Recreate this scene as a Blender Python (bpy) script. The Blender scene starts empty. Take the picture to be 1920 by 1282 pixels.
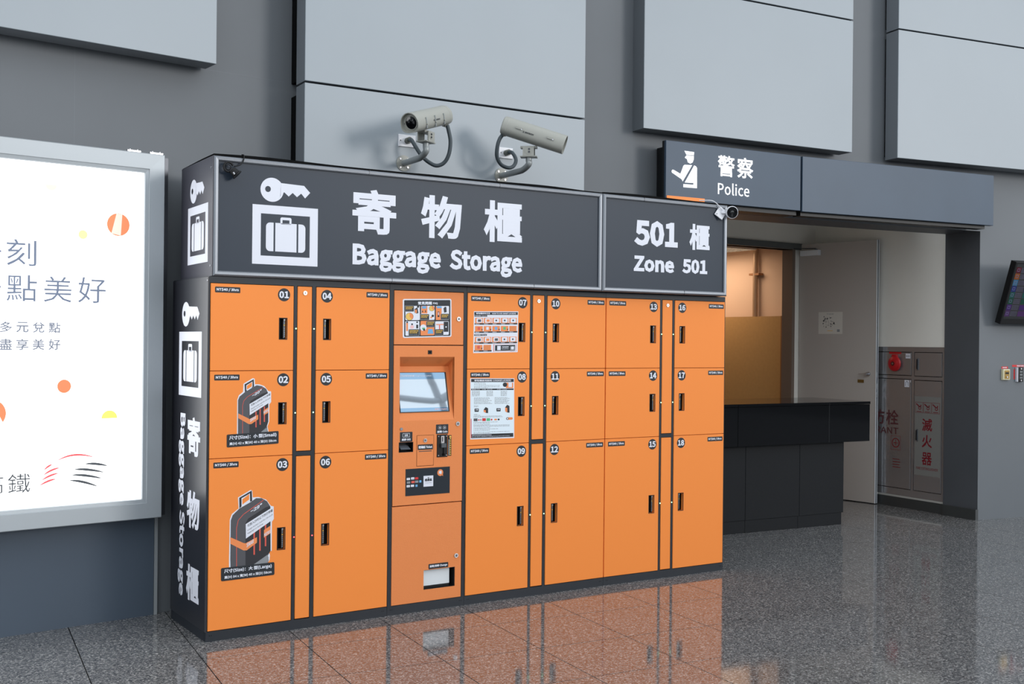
import bpy, math, random, os
from mathutils import Vector, Matrix
random.seed(7)
SC = bpy.context.scene
COL = SC.collection
R = math.radians

# ------------------------------------------------------------------ camera
F, CX, CY, CZ = 2069.75, -1.79447, -5.38461, 1.50611
YAW, PIT, ROL = 0.59025, -0.0004, 0.00968
cam = bpy.data.cameras.new('camera'); cam.sensor_width = 36.0
cam.lens = F / 1920 * 36.0; cam.clip_start = 0.05; cam.clip_end = 200
camo = bpy.data.objects.new('camera', cam); COL.objects.link(camo)
fw = Vector((math.sin(YAW)*math.cos(PIT), math.cos(YAW)*math.cos(PIT), math.sin(PIT)))
rt = fw.cross(Vector((0, 0, 1))).normalized(); up = rt.cross(fw)
r2 = rt*math.cos(ROL) + up*math.sin(ROL); u2 = -rt*math.sin(ROL) + up*math.cos(ROL)
camo.matrix_world = Matrix(((r2.x, u2.x, -fw.x, CX), (r2.y, u2.y, -fw.y, CY), (r2.z, u2.z, -fw.z, CZ), (0, 0, 0, 1)))
SC.camera = camo
# ------------------------------------------------------------------ world, lights, exposure
w = bpy.data.worlds.new('sky'); SC.world = w; w.use_nodes = True
bg = w.node_tree.nodes['Background']; bg.inputs[0].default_value = (0.86, 0.93, 1.0, 1); bg.inputs[1].default_value = 1.56
sun = bpy.data.lights.new('sun', 'SUN'); sun.energy = 1.0; sun.angle = R(15); sun.color = (1.0, 0.97, 0.94)
suno = bpy.data.objects.new('sun', sun); COL.objects.link(suno)
suno.rotation_euler = Vector((-0.5, 1.0, -0.16)).to_track_quat('-Z', 'Y').to_euler(); suno.location = (6, -10, 5)
SC.view_settings.view_transform = 'Standard'; SC.view_settings.look = 'None'
SC.view_settings.exposure = 0.0; SC.view_settings.gamma = 1.0; SC.view_settings.use_curve_mapping = False
SC.cycles.max_bounces = 8; SC.cycles.sample_clamp_indirect = 6

# ------------------------------------------------------------------ materials
def lin(c):
    return tuple(((x/255)/12.92 if x/255 <= 0.04045 else ((x/255+0.055)/1.055)**2.4) for x in c) + (1,)
MATS = {}
def mat(name, rgb, rough=0.5, metal=0.0, spec=0.5, emit=None, estr=0, bump=0, bscale=40, var=0, vscale=3, coat=0, grain=None):
    if name in MATS: return MATS[name]
    m = bpy.data.materials.new(name); m.use_nodes = True
    nt = m.node_tree; b = nt.nodes['Principled BSDF']
    c = lin(rgb)
    b.inputs['Base Color'].default_value = c; b.inputs['Roughness'].default_value = rough
    b.inputs['Metallic'].default_value = metal; b.inputs['Specular IOR Level'].default_value = spec
    if coat: b.inputs['Coat Weight'].default_value = coat; b.inputs['Coat Roughness'].default_value = 0.05
    if emit: b.inputs['Emission Color'].default_value = lin(emit); b.inputs['Emission Strength'].default_value = estr
    geo = nt.nodes.new('ShaderNodeNewGeometry')
    if var:
        n = nt.nodes.new('ShaderNodeTexNoise'); n.inputs['Scale'].default_value = vscale; n.inputs['Detail'].default_value = 4
        nt.links.new(geo.outputs['Position'], n.inputs['Vector'])
        r = nt.nodes.new('ShaderNodeMapRange'); r.inputs[1].default_value = .3; r.inputs[2].default_value = .7
        r.inputs[3].default_value = 1-var; r.inputs[4].default_value = 1+var
        nt.links.new(n.outputs[0], r.inputs[0])
        mx = nt.nodes.new('ShaderNodeVectorMath'); mx.operation = 'SCALE'; mx.inputs[0].default_value = c[:3]
        nt.links.new(r.outputs[0], mx.inputs['Scale']); nt.links.new(mx.outputs[0], b.inputs['Base Color'])
    if bump:
        n = nt.nodes.new('ShaderNodeTexNoise'); n.inputs['Scale'].default_value = bscale; n.inputs['Detail'].default_value = 3
        nt.links.new(geo.outputs['Position'], n.inputs['Vector'])
        bp = nt.nodes.new('ShaderNodeBump'); bp.inputs['Strength'].default_value = bump; bp.inputs['Distance'].default_value = 0.01 if bscale > 15 else 0.05
        nt.links.new(n.outputs[0], bp.inputs['Height']); nt.links.new(bp.outputs[0], b.inputs['Normal'])
    MATS[name] = m; return m

def granite():
    m = bpy.data.materials.new('polished_granite'); m.use_nodes = True; nt = m.node_tree; b = nt.nodes['Principled BSDF']
    geo = nt.nodes.new('ShaderNodeNewGeometry'); L = nt.links.new
    v = nt.nodes.new('ShaderNodeTexVoronoi'); v.inputs['Scale'].default_value = 150; L(geo.outputs['Position'], v.inputs['Vector'])
    rp = nt.nodes.new('ShaderNodeValToRGB'); e = rp.color_ramp
    sep = nt.nodes.new('ShaderNodeSeparateColor'); L(v.outputs['Color'], sep.inputs[0]); L(sep.outputs[0], rp.inputs[0])
    e.interpolation = 'LINEAR'
    e.elements[0].position = 0; e.elements[0].color = lin((44, 45, 48))
    for p, c in ((.15, (84, 84, 86)), (.55, (109, 109, 109)), (.85, (132, 131, 130))):
        x = e.elements.new(p); x.color = lin(c)
    e.elements[-1].position = 1; e.elements[-1].color = lin((172, 170, 167))
    n = nt.nodes.new('ShaderNodeTexNoise'); n.inputs['Scale'].default_value = 60; n.inputs['Detail'].default_value = 6; L(geo.outputs['Position'], n.inputs['Vector'])
    r = nt.nodes.new('ShaderNodeMapRange'); r.inputs[1].default_value = .3; r.inputs[2].default_value = .7; r.inputs[3].default_value = .62; r.inputs[4].default_value = 1.3
    L(n.outputs[0], r.inputs[0])
    s = nt.nodes.new('ShaderNodeVectorMath'); s.operation = 'SCALE'; L(rp.outputs[0], s.inputs[0]); L(r.outputs[0], s.inputs['Scale'])
    L(s.outputs[0], b.inputs['Base Color'])
    b.inputs['Roughness'].default_value = 0.065; b.inputs['IOR'].default_value = 1.85
    return m
GRAN = granite()
ORANGE = mat('orange_paint', (247, 143, 66), .5, spec=.22, bump=.04, bscale=260)
ORANGE_K = mat('textured_orange_paint', (232, 137, 76), .5, spec=.35, bump=.25, bscale=330)
FRAME = mat('charcoal_frame_paint', (39, 43, 49), .45, spec=.3, bump=.06, bscale=300)
BLACKGAP = mat('black_gap', (8, 8, 9), .8, spec=.1)
NAVY = mat('sign_navy', (37, 48, 61), .42, spec=.3)
SIDE = mat('side_graphic_black', (36, 37, 43), .3, spec=.5)
WHITE = mat('print_white', (224, 226, 235), .5, spec=.3)
INK = mat('print_charcoal', (41, 45, 50), .5, spec=.3)
GREYP = mat('print_grey', (140, 143, 146), .55, spec=.3)
REDP = mat('print_red', (206, 52, 52), .5, spec=.3)
CORAL = mat('print_coral', (216, 92, 78), .5, spec=.3)
ORP = mat('print_orange', (236, 140, 84), .5, spec=.3)
YELP = mat('print_yellow', (232, 190, 92), .5, spec=.3)
BLUEP = mat('print_blue', (110, 170, 215), .5, spec=.3)
PINKP = mat('print_pink', (236, 190, 190), .5, spec=.3)
GREENP = mat('print_green', (90, 180, 130), .5, spec=.3)
CASEA = mat('print_case_side', (84, 84, 88), .5, spec=.3)
CASEB = mat('print_case_front', (50, 50, 54), .5, spec=.3)
ALU = mat('brushed_aluminium', (128, 132, 138), .42, metal=.7, bump=.05, bscale=200)
LALU = mat('anodised_frame', (167, 173, 177), .45, metal=.3)
CHROME = mat('chrome', (186, 186, 190), .3, metal=1)
STEELD = mat('dark_metal', (70, 72, 76), .35, metal=.8)
RUBBER = mat('black_rubber', (16, 17, 18), .5)
PLAST = mat('black_plastic', (16, 16, 18), .5, spec=.3)
CONDUIT = mat('grey_conduit', (67, 76, 81), .55)
CCTV = mat('cctv_paint', (158, 158, 150), .42)
CCTVA = mat('cctv_arm_paint', (151, 155, 155), .35, metal=.2)
WPL = mat('white_plastic', (222, 222, 226), .4)
GLASSB = mat('dark_glass', (10, 11, 13), .06, spec=.8)
WALL = mat('grey_wall_paint', (108, 112, 116), .55, spec=.35, var=.03, vscale=2.2)
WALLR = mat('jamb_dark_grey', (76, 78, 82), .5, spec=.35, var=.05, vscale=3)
WAINS = mat('blue_grey_panel', (79, 90, 103), .45, spec=.35, var=.03, vscale=2)
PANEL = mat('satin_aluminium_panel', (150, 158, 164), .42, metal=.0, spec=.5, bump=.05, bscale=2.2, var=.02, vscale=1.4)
PSIDE = mat('return_shade_and_joint_grey', (116, 121, 126), .5)  # unlit shade of the panel sides put into the colour; also wall joints
BEIGE = mat('alcove_plaster', (238, 234, 225), .8, spec=.2, var=.02)
PEACH = mat('room_plaster', (214, 190, 168), .85, spec=.2)
OCHRE = mat('ochre_partition', (196, 158, 104), .7, spec=.2, var=.03, vscale=30)
BROWN = mat('brown_edge', (150, 104, 62), .6)
DOORG = mat('grey_door_paint', (186, 178, 171), .6, spec=.25)
DFRAME = mat('door_frame_grey', (92, 96, 96), .5)
BGRAN = mat('black_granite', (17, 18, 20), .07, spec=.4, var=.25, vscale=160)
STEEL = mat('stainless_steel', (172, 172, 174), .22, metal=.7, bump=.05, bscale=12)
FIRERED = mat('fire_red', (190, 24, 32), .35)
FIRETX = mat('fire_lettering_red', (118, 14, 30), .5)
DECALG = mat('decal_silver', (128, 127, 123), .5, spec=.3)
PSIGN = mat('police_sign_blue_grey', (61, 77, 94), .4, spec=.3, bump=.03, bscale=2.5, var=.05, vscale=2.5)
POLWH = mat('police_sign_white', (250, 250, 250), .4, emit=(255, 255, 255), estr=.35)
LBW = mat('backlit_white', (250, 250, 250), .4, emit=(255, 255, 255), estr=2.0)
LED_G = mat('green_led', (200, 255, 210), .4, emit=(170, 255, 190), estr=3)
LED_R = mat('red_led', (255, 120, 120), .4, emit=(255, 60, 70), estr=3)
def backlit(n, c, s=.62): return mat(n, c, .5, spec=.2, emit=c, estr=s)
LBT = backlit('backlit_slate', (112, 122, 142), .35); LBT2 = backlit('backlit_light_grey', (122, 128, 142), .3)
LBO = backlit('backlit_orange', (250, 128, 88)); LBOP = backlit('backlit_pale_orange', (253, 205, 190)); LBY = backlit('backlit_yellow', (250, 224, 110))
LBR = backlit('backlit_red', (238, 92, 96)); LBK = backlit('backlit_charcoal', (84, 88, 92), .3); LBYP = backlit('backlit_pale_yellow', (248, 238, 150))

# ------------------------------------------------------------------ mesh builder
class MB:
    def __init__(s): s.v = []; s.f = []; s.m = []; s.mats = []; s.sm = []
    def mi(s, m):
        if m not in s.mats: s.mats.append(m)
        return s.mats.index(m)
    def add(s, vs, fs, m, smooth=False, mx=None):
        o = len(s.v); k = s.mi(m)
        if mx is not None: vs = [tuple(mx @ Vector(p)) for p in vs]
        s.v += [tuple(p) for p in vs]
        for f in fs: s.f.append(tuple(i+o for i in f)); s.m.append(k); s.sm.append(smooth)
        return s
    def box(s, x0, x1, y0, y1, z0, z1, m, mx=None, bev=0):
        if bev:
            b = bev
            # chamfered front edges (towards -y)
            vs = [(x0, y1, z0), (x1, y1, z0), (x1, y1, z1), (x0, y1, z1), (x0, y0+b, z0), (x1, y0+b, z0), (x1, y0+b, z1), (x0, y0+b, z1),
                  (x0+b, y0, z0+b), (x1-b, y0, z0+b), (x1-b, y0, z1-b), (x0+b, y0, z1-b)]
            fs = [(0, 3, 2, 1), (0, 1, 5, 4), (1, 2, 6, 5), (2, 3, 7, 6), (3, 0, 4, 7), (4, 5, 9, 8), (5, 6, 10, 9), (6, 7, 11, 10), (7, 4, 8, 11), (8, 9, 10, 11)]
            return s.add(vs, fs, m, mx=mx)
        vs = [(x0, y0, z0), (x1, y0, z0), (x1, y1, z0), (x0, y1, z0), (x0, y0, z1), (x1, y0, z1), (x1, y1, z1), (x0, y1, z1)]
        fs = [(0, 3, 2, 1), (4, 5, 6, 7), (0, 1, 5, 4), (1, 2, 6, 5), (2, 3, 7, 6), (3, 0, 4, 7)]
        return s.add(vs, fs, m, mx=mx)
    def cyl(s, a, b, r, m, n=20, r2=None, caps=True, smooth=True):
        a = Vector(a); b = Vector(b); d = (b-a).normalized(); r2 = r if r2 is None else r2
        x = d.orthogonal().normalized(); y = d.cross(x)
        vs = []
        for P, q in ((a, r), (b, r2)):
            for i in range(n):
                t = 2*math.pi*i/n; vs.append(P + x*math.cos(t)*q + y*math.sin(t)*q)
        s.add(vs, [(i, (i+1) % n, n+(i+1) % n, n+i) for i in range(n)], m, smooth)
        if caps:
            s.add(vs[:n], [tuple(range(n))[::-1]], m); s.add(vs[n:], [tuple(range(n))], m)
        return s
    def lathe(s, a, d, prof, m, n=24, mats=None):   # prof: (distance along d, radius)
        a = Vector(a); d = Vector(d).normalized(); x = d.orthogonal().normalized(); y = d.cross(x); vs = []
        for h, r in prof:
            for i in range(n):
                t = 2*math.pi*i/n; vs.append(a + d*h + x*math.cos(t)*r + y*math.sin(t)*r)
        for k in range(len(prof)-1):
            mm = mats[k] if mats else m
            o = k*n; s.add(vs[o:o+2*n], [(i, (i+1) % n, n+(i+1) % n, n+i) for i in range(n)], mm, True)
        return s
    def tube(s, pts, r, m, n=12, sub=6):
        P = [Vector(p) for p in pts]; Q = []
        if sub > 1 and len(P) > 2:
            E = [P[0]*2-P[1]] + P + [P[-1]*2-P[-2]]
            for i in range(1, len(E)-2):
                for k in range(sub):
                    t = k/sub; p0, p1, p2, p3 = E[i-1:i+3]
                    Q.append(.5*((2*p1)+(-p0+p2)*t+(2*p0-5*p1+4*p2-p3)*t*t+(-p0+3*p1-3*p2+p3)*t**3))
            Q.append(P[-1])
        else: Q = P
        vs = []; x = None
        for i, q in enumerate(Q):
            d = (Q[min(i+1, len(Q)-1)]-Q[max(i-1, 0)]).normalized()
            x = d.orthogonal().normalized() if x is None else (x - d*x.dot(d)).normalized()
            y = d.cross(x)
            for k in range(n):
                t = 2*math.pi*k/n; vs.append(q + x*math.cos(t)*r + y*math.sin(t)*r)
        fs = [(i*n+k, i*n+(k+1) % n, (i+1)*n+(k+1) % n, (i+1)*n+k) for i in range(len(Q)-1) for k in range(n)]
        s.add(vs, fs, m, True)
        s.add(vs[:n], [tuple(range(n))[::-1]], m); s.add(vs[-n:], [tuple(range(n))], m)
        return s
    # ---- flat print on a face. fm maps (u, v, lift) to local xyz
    def poly(s, fm, pts, m, h=.0004):
        a = sum(pts[i][0]*pts[(i+1) % len(pts)][1]-pts[(i+1) % len(pts)][0]*pts[i][1] for i in range(len(pts)))
        if a < 0: pts = pts[::-1]
        return s.add([fm(u, v, h) for u, v in pts], [tuple(range(len(pts)))], m)
    def rect(s, fm, u0, v0, u1, v1, m, h=.0004):
        return s.poly(fm, [(u0, v0), (u1, v0), (u1, v1), (u0, v1)], m, h)
    def rrect(s, fm, u0, v0, u1, v1, r, m, h=.0004):
        u0, u1 = min(u0, u1), max(u0, u1); v0, v1 = min(v0, v1), max(v0, v1); p = []
        for cx, cy, a0 in ((u1-r, v0+r, -90), (u1-r, v1-r, 0), (u0+r, v1-r, 90), (u0+r, v0+r, 180)):
            for k in range(5): t = R(a0+k*22.5); p.append((cx+r*math.cos(t), cy+r*math.sin(t)))
        return s.poly(fm, p, m, h)
    def disc(s, fm, u, v, r, m, h=.0004, n=28, a0=0, a1=360, sx=1):
        return s.poly(fm, [(u+sx*r*math.cos(R(a0+(a1-a0)*k/(n if a1-a0 >= 360 else n-1))), v+r*math.sin(R(a0+(a1-a0)*k/(n if a1-a0 >= 360 else n-1)))) for k in range(n)], m, h)
    def line(s, fm, pts, wd, m, h=.0004, closed=False):
        n = len(pts)
        for i in range(n if closed else n-1):
            (a, b), (c, d) = pts[i], pts[(i+1) % n]; L = math.hypot(c-a, d-b) or 1; nx, ny = -(d-b)/L*wd/2, (c-a)/L*wd/2
            ex, ey = (c-a)/L*wd*.25, (d-b)/L*wd*.25
            s.poly(fm, [(a+nx-ex, b+ny-ey), (a-nx-ex, b-ny-ey), (c-nx+ex, d-ny+ey), (c+nx+ex, d+ny+ey)], m, h)
        return s
    def text(s, fm, txt, u0, v0, u1, v1, m, h=.0007, bold=0.0, keep=False, rot=0):
        V, Fc = glyphs(txt, bold)
        if rot:
            V = [((y, -x, z) if rot == -90 else (-y, x, z)) for x, y, z in V]
        if not V: return s
        a0 = min(p[0] for p in V); a1 = max(p[0] for p in V); b0 = min(p[1] for p in V); b1 = max(p[1] for p in V)
        u0, u1 = min(u0, u1), max(u0, u1); v0, v1 = min(v0, v1), max(v0, v1)
        sx = (u1-u0)/(a1-a0); sy = (v1-v0)/(b1-b0)
        if keep:
            k = min(sx, sy); uo = u0+((u1-u0)-(a1-a0)*k)/2; vo = v0+((v1-v0)-(b1-b0)*k)/2; sx = sy = k
        else: uo, vo = u0, v0
        kz = min(.05*min(abs(sx), abs(sy)), .012)
        return s.add([fm(uo+(x-a0)*sx, vo+(y-b0)*sy, h+z*kz) for x, y, z in V], Fc, m)
    def build(s, name, parent=None, label=None, loc=None, rz=None):
        me = bpy.data.meshes.new(name); me.from_pydata(s.v, [], s.f)
        for m in s.mats: me.materials.append(m)
        me.polygons.foreach_set('material_index', s.m); me.polygons.foreach_set('use_smooth', s.sm); me.update()
        o = bpy.data.objects.new(name, me); COL.objects.link(o)
        if parent: o.parent = parent
        if label: o['label'] = label
        if loc: o.location = loc
        if rz: o.rotation_euler[2] = rz
        return o

try: FONT = bpy.data.fonts.load(os.path.join(bpy.utils.system_resource('DATAFILES'), 'fonts', 'Noto Sans CJK Regular.woff2'))
except Exception: FONT = None
GC = {}
def glyphs(txt, bold):
    k = (txt, bold)
    if k not in GC:
        c = bpy.data.curves.new('t', 'FONT'); c.body = txt; c.resolution_u = 2
        if FONT: c.font = FONT
        if bold > 0: c.bevel_depth = bold*.5; c.bevel_resolution = 0; c.bevel_mode = 'ROUND'
        o = bpy.data.objects.new('t', c)
        me = bpy.data.meshes.new_from_object(o)
        V = [tuple(v.co) for v in me.vertices]; Fs = []
        for p in me.polygons:
            ix = tuple(p.vertices)
            if bold > 0 and min(V[i][2] for i in ix) < -1e-6: continue
            if p.normal.z < 0: ix = ix[::-1]
            Fs.append(ix)
        bpy.data.meshes.remove(me); bpy.data.objects.remove(o); bpy.data.curves.remove(c)
        GC[k] = (V, Fs)
    return GC[k]
def front(y=0.0): return lambda u, v, h: (u, y-h, v)
def aff(p0, q0, p1, q1, p2, q2):     # crop coordinates to metres on the face, from three reference corners
    a, b = p1[0]-p0[0], p1[1]-p0[1]; c, d = p2[0]-p0[0], p2[1]-p0[1]; D = a*d-b*c
    def g(x, y):
        X, Y = x-p0[0], y-p0[1]; s = (X*d-Y*c)/D; t = (a*Y-b*X)/D
        return (q0[0]+s*(q1[0]-q0[0])+t*(q2[0]-q0[0]), q0[1]+s*(q1[1]-q0[1])+t*(q2[1]-q0[1]))
    return g
def warp(g, fm): return lambda x, y, h: fm(*g(x, y), h)
def thing(name, label, cat, loc=(0, 0, 0), rz=0, group=None):
    o = bpy.data.objects.new(name, None); COL.objects.link(o); o.empty_display_size = .1
    o.location = loc; o.rotation_euler = (0, 0, rz); o['label'] = label; o['category'] = cat
    if group: o['group'] = group
    return o
def tag(o, label, cat, group=None):
    o['label'] = label; o['category'] = cat
    if group: o['group'] = group
    return o
def struct(o): o['kind'] = 'structure'; return o
def group_node(name, loc, rz):
    o = bpy.data.objects.new(name, None); COL.objects.link(o); o.location = loc; o.rotation_euler = (0, 0, rz); return o

# ------------------------------------------------------------------ setting
wy = lambda x: .724+.0734*x-.0195*x*x
# floor: slab with recessed joints and a grid of granite tiles
b = MB(); b.box(-14, 22, -22, 9, -.12, -.004, GRAN)
floor = struct(b.build('floor'))
b = MB(); b.box(-14, 22, -22, 9, -.0038, -.0030, BLACKGAP)
joints = b.build('joint_bed', floor)
TA, TP = R(-6.75), .5085
tx, ty = Vector((math.cos(TA), math.sin(TA))), Vector((-math.sin(TA), math.cos(TA)))
org = Vector((-.105, -.275))
b = MB(); g_ = .0024; b.box(g_, TP-g_, g_, TP-g_, -.0029, 0, GRAN)
t0 = None; cells = []
def inview(x, y):
    q = Vector((x-CX, y-CY, -CZ)); d = q.dot(fw)
    if d < .8: return None
    return (960+F*q.dot(r2)/d, 641-F*q.dot(u2)/d)
for i in range(-20, 30):
    for j in range(-30, 8):
        c = org + tx*((i+.5)*TP) + ty*((j+.5)*TP)
        if c.y > 2.6: continue
        ok = False
        for du in (0, .25, .5, .75, 1):
            for dv in (0, .5, 1):
                p = org + tx*((i+du)*TP) + ty*((j+dv)*TP); q = inview(p.x, p.y)
                if q and -60 < q[0] < 1990 and 500 < q[1] < 1330: ok = True
        if ok: cells.append((-(c-Vector((CX, CY))).length, i, j))
cells.sort(reverse=True)
rest = MB()
for n, (_, i, j) in enumerate(cells):
    p = org + tx*(i*TP) + ty*(j*TP)
    if n >= 295: continue
    if t0 is None: t0 = b.build('tile', floor, loc=(p.x, p.y, 0), rz=TA)
    else:
        o = t0.copy(); COL.objects.link(o); o.parent = floor; o.location = (p.x, p.y, 0)
have = {(i, j) for n, (_, i, j) in enumerate(cells) if n < 295}
for i in range(-20, 30):
    for j in range(-24, 8):
        if (i, j) in have: continue
        p = org + tx*(i*TP) + ty*(j*TP)
        mx = Matrix.Translation((p.x, p.y, 0)) @ Matrix.Rotation(TA, 4, 'Z')
        rest.box(g_, TP-g_, g_, TP-g_, -.0029, 0, GRAN, mx=mx)
o = rest.build('outer_tiles', floor); o['kind'] = 'stuff'

# curved back wall with the alcove opening
XL, XR, ZL = 3.7, 6.885, 2.5
def arc_wall(m, x0, x1, z0, z1, th, mt, off=0, under=None):
    n = max(2, int((x1-x0)/.4)); xs = [x0+(x1-x0)*i/n for i in range(n+1)]
    for i in range(n):
        a, c = xs[i], xs[i+1]; ya, yc = wy(a)-off, wy(c)-off
        vs = [(a, ya, z0), (c, yc, z0), (c, yc+th, z0), (a, ya+th, z0), (a, ya, z1), (c, yc, z1), (c, yc+th, z1), (a, ya+th, z1)]
        m.add(vs, [(4, 5, 6, 7), (0, 1, 5, 4), (2, 3, 7, 6)], mt)
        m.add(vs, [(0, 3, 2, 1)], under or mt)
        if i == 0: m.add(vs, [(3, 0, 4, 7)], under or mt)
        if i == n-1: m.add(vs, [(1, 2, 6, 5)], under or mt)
b = MB()
arc_wall(b, -6, XL, 0, ZL, .34, WALL, under=WALLR)
arc_wall(b, -6, 11, ZL, 7.5, .34, WALL, under=WALLR)
arc_wall(b, XR, 11, 0, ZL, .34, WALL, under=WALLR)
wall = struct(b.build('wall_back'))
b = MB()
arc_wall(b, .231, .70, 3.018, 3.0195, .002, PSIDE, off=.0008)
b.box(-.4955, -.4935, wy(-.49)-.0012, wy(-.49)+.01, 2.5, 3.1, PSIDE)
b.build('board_joint', wall)
# lower blue-grey wainscot slab under the light box, with a pale edge strip
b = MB(); arc_wall(b, -6, -.060, 0, .62, .03, WAINS, off=.03); b.build('wainscot_panel', wall)
b = MB(); arc_wall(b, -.058, -.040, 0, .58, .034, mat('pale_trim', (150, 154, 156), .5), off=.034); b.build('edge_strip', wall)

# protruding cladding panels: front plan ends, bottom z, seam z
def cladding(p0, p1, zs, depth=.145, gap=.006):
    a = Vector(p0); c = Vector(p1); L = (c-a).length; rz = math.atan2(c.y-a.y, c.x-a.x)
    for z0, z1 in zs:
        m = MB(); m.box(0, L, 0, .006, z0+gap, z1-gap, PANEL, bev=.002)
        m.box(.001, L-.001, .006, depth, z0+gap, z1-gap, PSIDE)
        m.box(.02, L-.02, depth, depth+.19, z0+.04, z1-.04 if z1 < 7 else z1, BLACKGAP)  # black block stands in for the shadow in the standoff gap
        o = m.build('cladding_panel', wall, loc=(a.x, a.y, 0), rz=rz)
cladding((-1.85, .388), (.218, .560), [(3.007, 4.07), (4.07, 5.3)])
cladding((.706, .486), (2.631, .386), [(2.0, 2.972), (2.972, 4.05), (4.05, 5.3)])
cladding((3.325, .607), (5.293, .385), [(3.023, 4.072), (4.072, 5.3)])
cladding((5.771, .319), (8.2, -.137), [(3.02, 4.07), (4.07, 5.3)])

# far side of the hall behind the viewer: unseen low wall added to block the low sun, and tree-like steel columns in front of the glazing
b = MB(); b.box(-14, 22, -17.3, -17, 0, 3.0, mat('sun_block_paint', (92, 92, 96), .7)); struct(b.build('wall_sun_block'))
STL = mat('column_paint', (150, 154, 160), .5)
b = MB()
b.tube([(9.25, -13.1, 0), (9.2, -13.08, 4.0), (9.12, -13.03, 6.29), (9.01, -12.97, 6.55), (8.93, -12.92, 6.8), (8.82, -12.84, 7.13), (8.5, -12.6, 9.2)], .07, STL, 16, 4)
b.tube([(9.02, -12.97, 6.5), (8.55, -12.97, 6.52), (6.0, -12.97, 6.9)], .06, STL, 14, 3)
b.tube([(9.02, -12.97, 6.5), (9.32, -12.95, 6.64), (9.66, -12.9, 6.86), (12.5, -12.6, 8.9)], .085, STL, 16, 4)
struct(b.build('steel_columns'))
# alcove: side wall, rear wall, ceiling; inner room behind the rear wall
SWA = Vector((6.885, .297)); SWD = Vector((.065, 1)).normalized()
side_rz = math.atan2(-SWD.y, -SWD.x)
b = MB(); S0, S1 = .345, 2.0
# panel around the recessed fire cabinet (cabinet s .345-1.62, z .11-1.49)
b.box(-2.05, -S0, 0, .25, 1.492, 2.8, BEIGE); b.box(-2.05, -1.62, 0, .25, 0, 1.492, BEIGE); b.box(-1.62, -S0, .06, .25, 0, 1.492, BEIGE)
b.box(-1.62, -S0, 0, .06, 0, .108, WALLR)
side = struct(b.build('wall_right', loc=(SWA.x, SWA.y, 0), rz=side_rz))
b = MB(); b.box(-.345, -.002, -.034, -.010, 0, .092, mat('alcove_skirting', (58, 60, 60), .4)); b.box(-2.0, -.002, -.010, .0, 0, .092, mat('alcove_skirting', (58, 60, 60), .4)); struct(b.build('baseboard_right', loc=(SWA.x, SWA.y, 0), rz=side_rz))
b = MB(); b.box(-1.62, -.335, -.008, .0, .0925, .108, mat('pale_sill', (176, 174, 168), .5)); b.box(-.348, -.338, -.006, 0, .108, 1.493, MATS['pale_sill'])
struct(b.build('trim_1', loc=(SWA.x, SWA.y, 0), rz=side_rz))
YB = 2.234; OR = 6.675; ODH = 2.452
b = MB()
b.box(3.3, 4.6, YB, YB+.1, 0, 2.8, BEIGE); b.box(OR, 7.2, YB, YB+.1, 0, 2.8, BEIGE); b.box(4.6, OR, YB, YB+.1, ODH, 2.8, BEIGE)
rear = struct(b.build('wall_alcove'))
b = MB(); b.box(4.5, 6.79, YB-.03, YB+.13, ODH, 2.515, DFRAME, bev=.004); b.box(OR-.012, OR+.03, YB-.012, YB+.12, 0, ODH, mat('door_frame_brown_grey', (122, 106, 94), .5))
struct(b.build('trim_2'))
b = MB(); b.box(3.6, 7.0, wy(3.7)+.3, YB+.1, 2.8, 2.9, BEIGE); b.box(3.3, 9.2, YB+.1, 6.2, 2.535, 2.65, PEACH)
struct(b.build('ceiling'))
b = MB(); b.box(3.55, 3.7, .9, YB, 0, 2.8, BEIGE); struct(b.build('wall_left'))
b = MB(); b.box(7.0, 7.15, YB+.1, 6.2, 0, 2.535, PEACH); b.box(3.3, 7.0, 6.05, 6.2, 0, 2.535, PEACH); b.box(3.2, 3.3, YB+.1, 6.2, 0, 2.535, PEACH)
struct(b.build('wall_inner_room'))

# ------------------------------------------------------------------ locker cabinets
UN = [((0, 0), (1.0062, -.0005)), ((1.0062, -.0005), (1.4951, -.0064)), ((1.4951, -.0064), (2.4921, -.0269)), ((2.4921, -.0269), (3.4701, -.0715))]
DT, S_1, S_2, DB, HT = 1.7815, 1.3456, .9085, .0531, 1.8160
def door_mesh(x0, x1, z0, z1, hx0, hx1, hz0, hz1, m):
    b = MB(); y0, y1, v = -.003, .018, .0012
    # front face ring around the handle opening, then chamfer and sides
    O = [(x0+v, z0+v), (x1-v, z0+v), (x1-v, z1-v), (x0+v, z1-v)]; H = [(hx0, hz0), (hx1, hz0), (hx1, hz1), (hx0, hz1)]; E = [(x0, z0), (x1, z0), (x1, z1), (x0, z1)]
    vs = [(x, y0, z) for x, z in O]+[(x, y0, z) for x, z in H]+[(x, y0+v, z) for x, z in E]+[(x, y1, z) for x, z in E]+[(x, y1, z) for x, z in H]
    fs = []
    for i in range(4):
        j = (i+1) % 4; fs += [(i, j, 4+j, 4+i), (8+i, 8+j, j, i), (12+i, 12+j, 8+j, 8+i), (4+i, 4+j, 16+j, 16+i), (16+i, 16+j, 12+j, 12+i)]
    return b.add(vs, fs, m)
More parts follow.
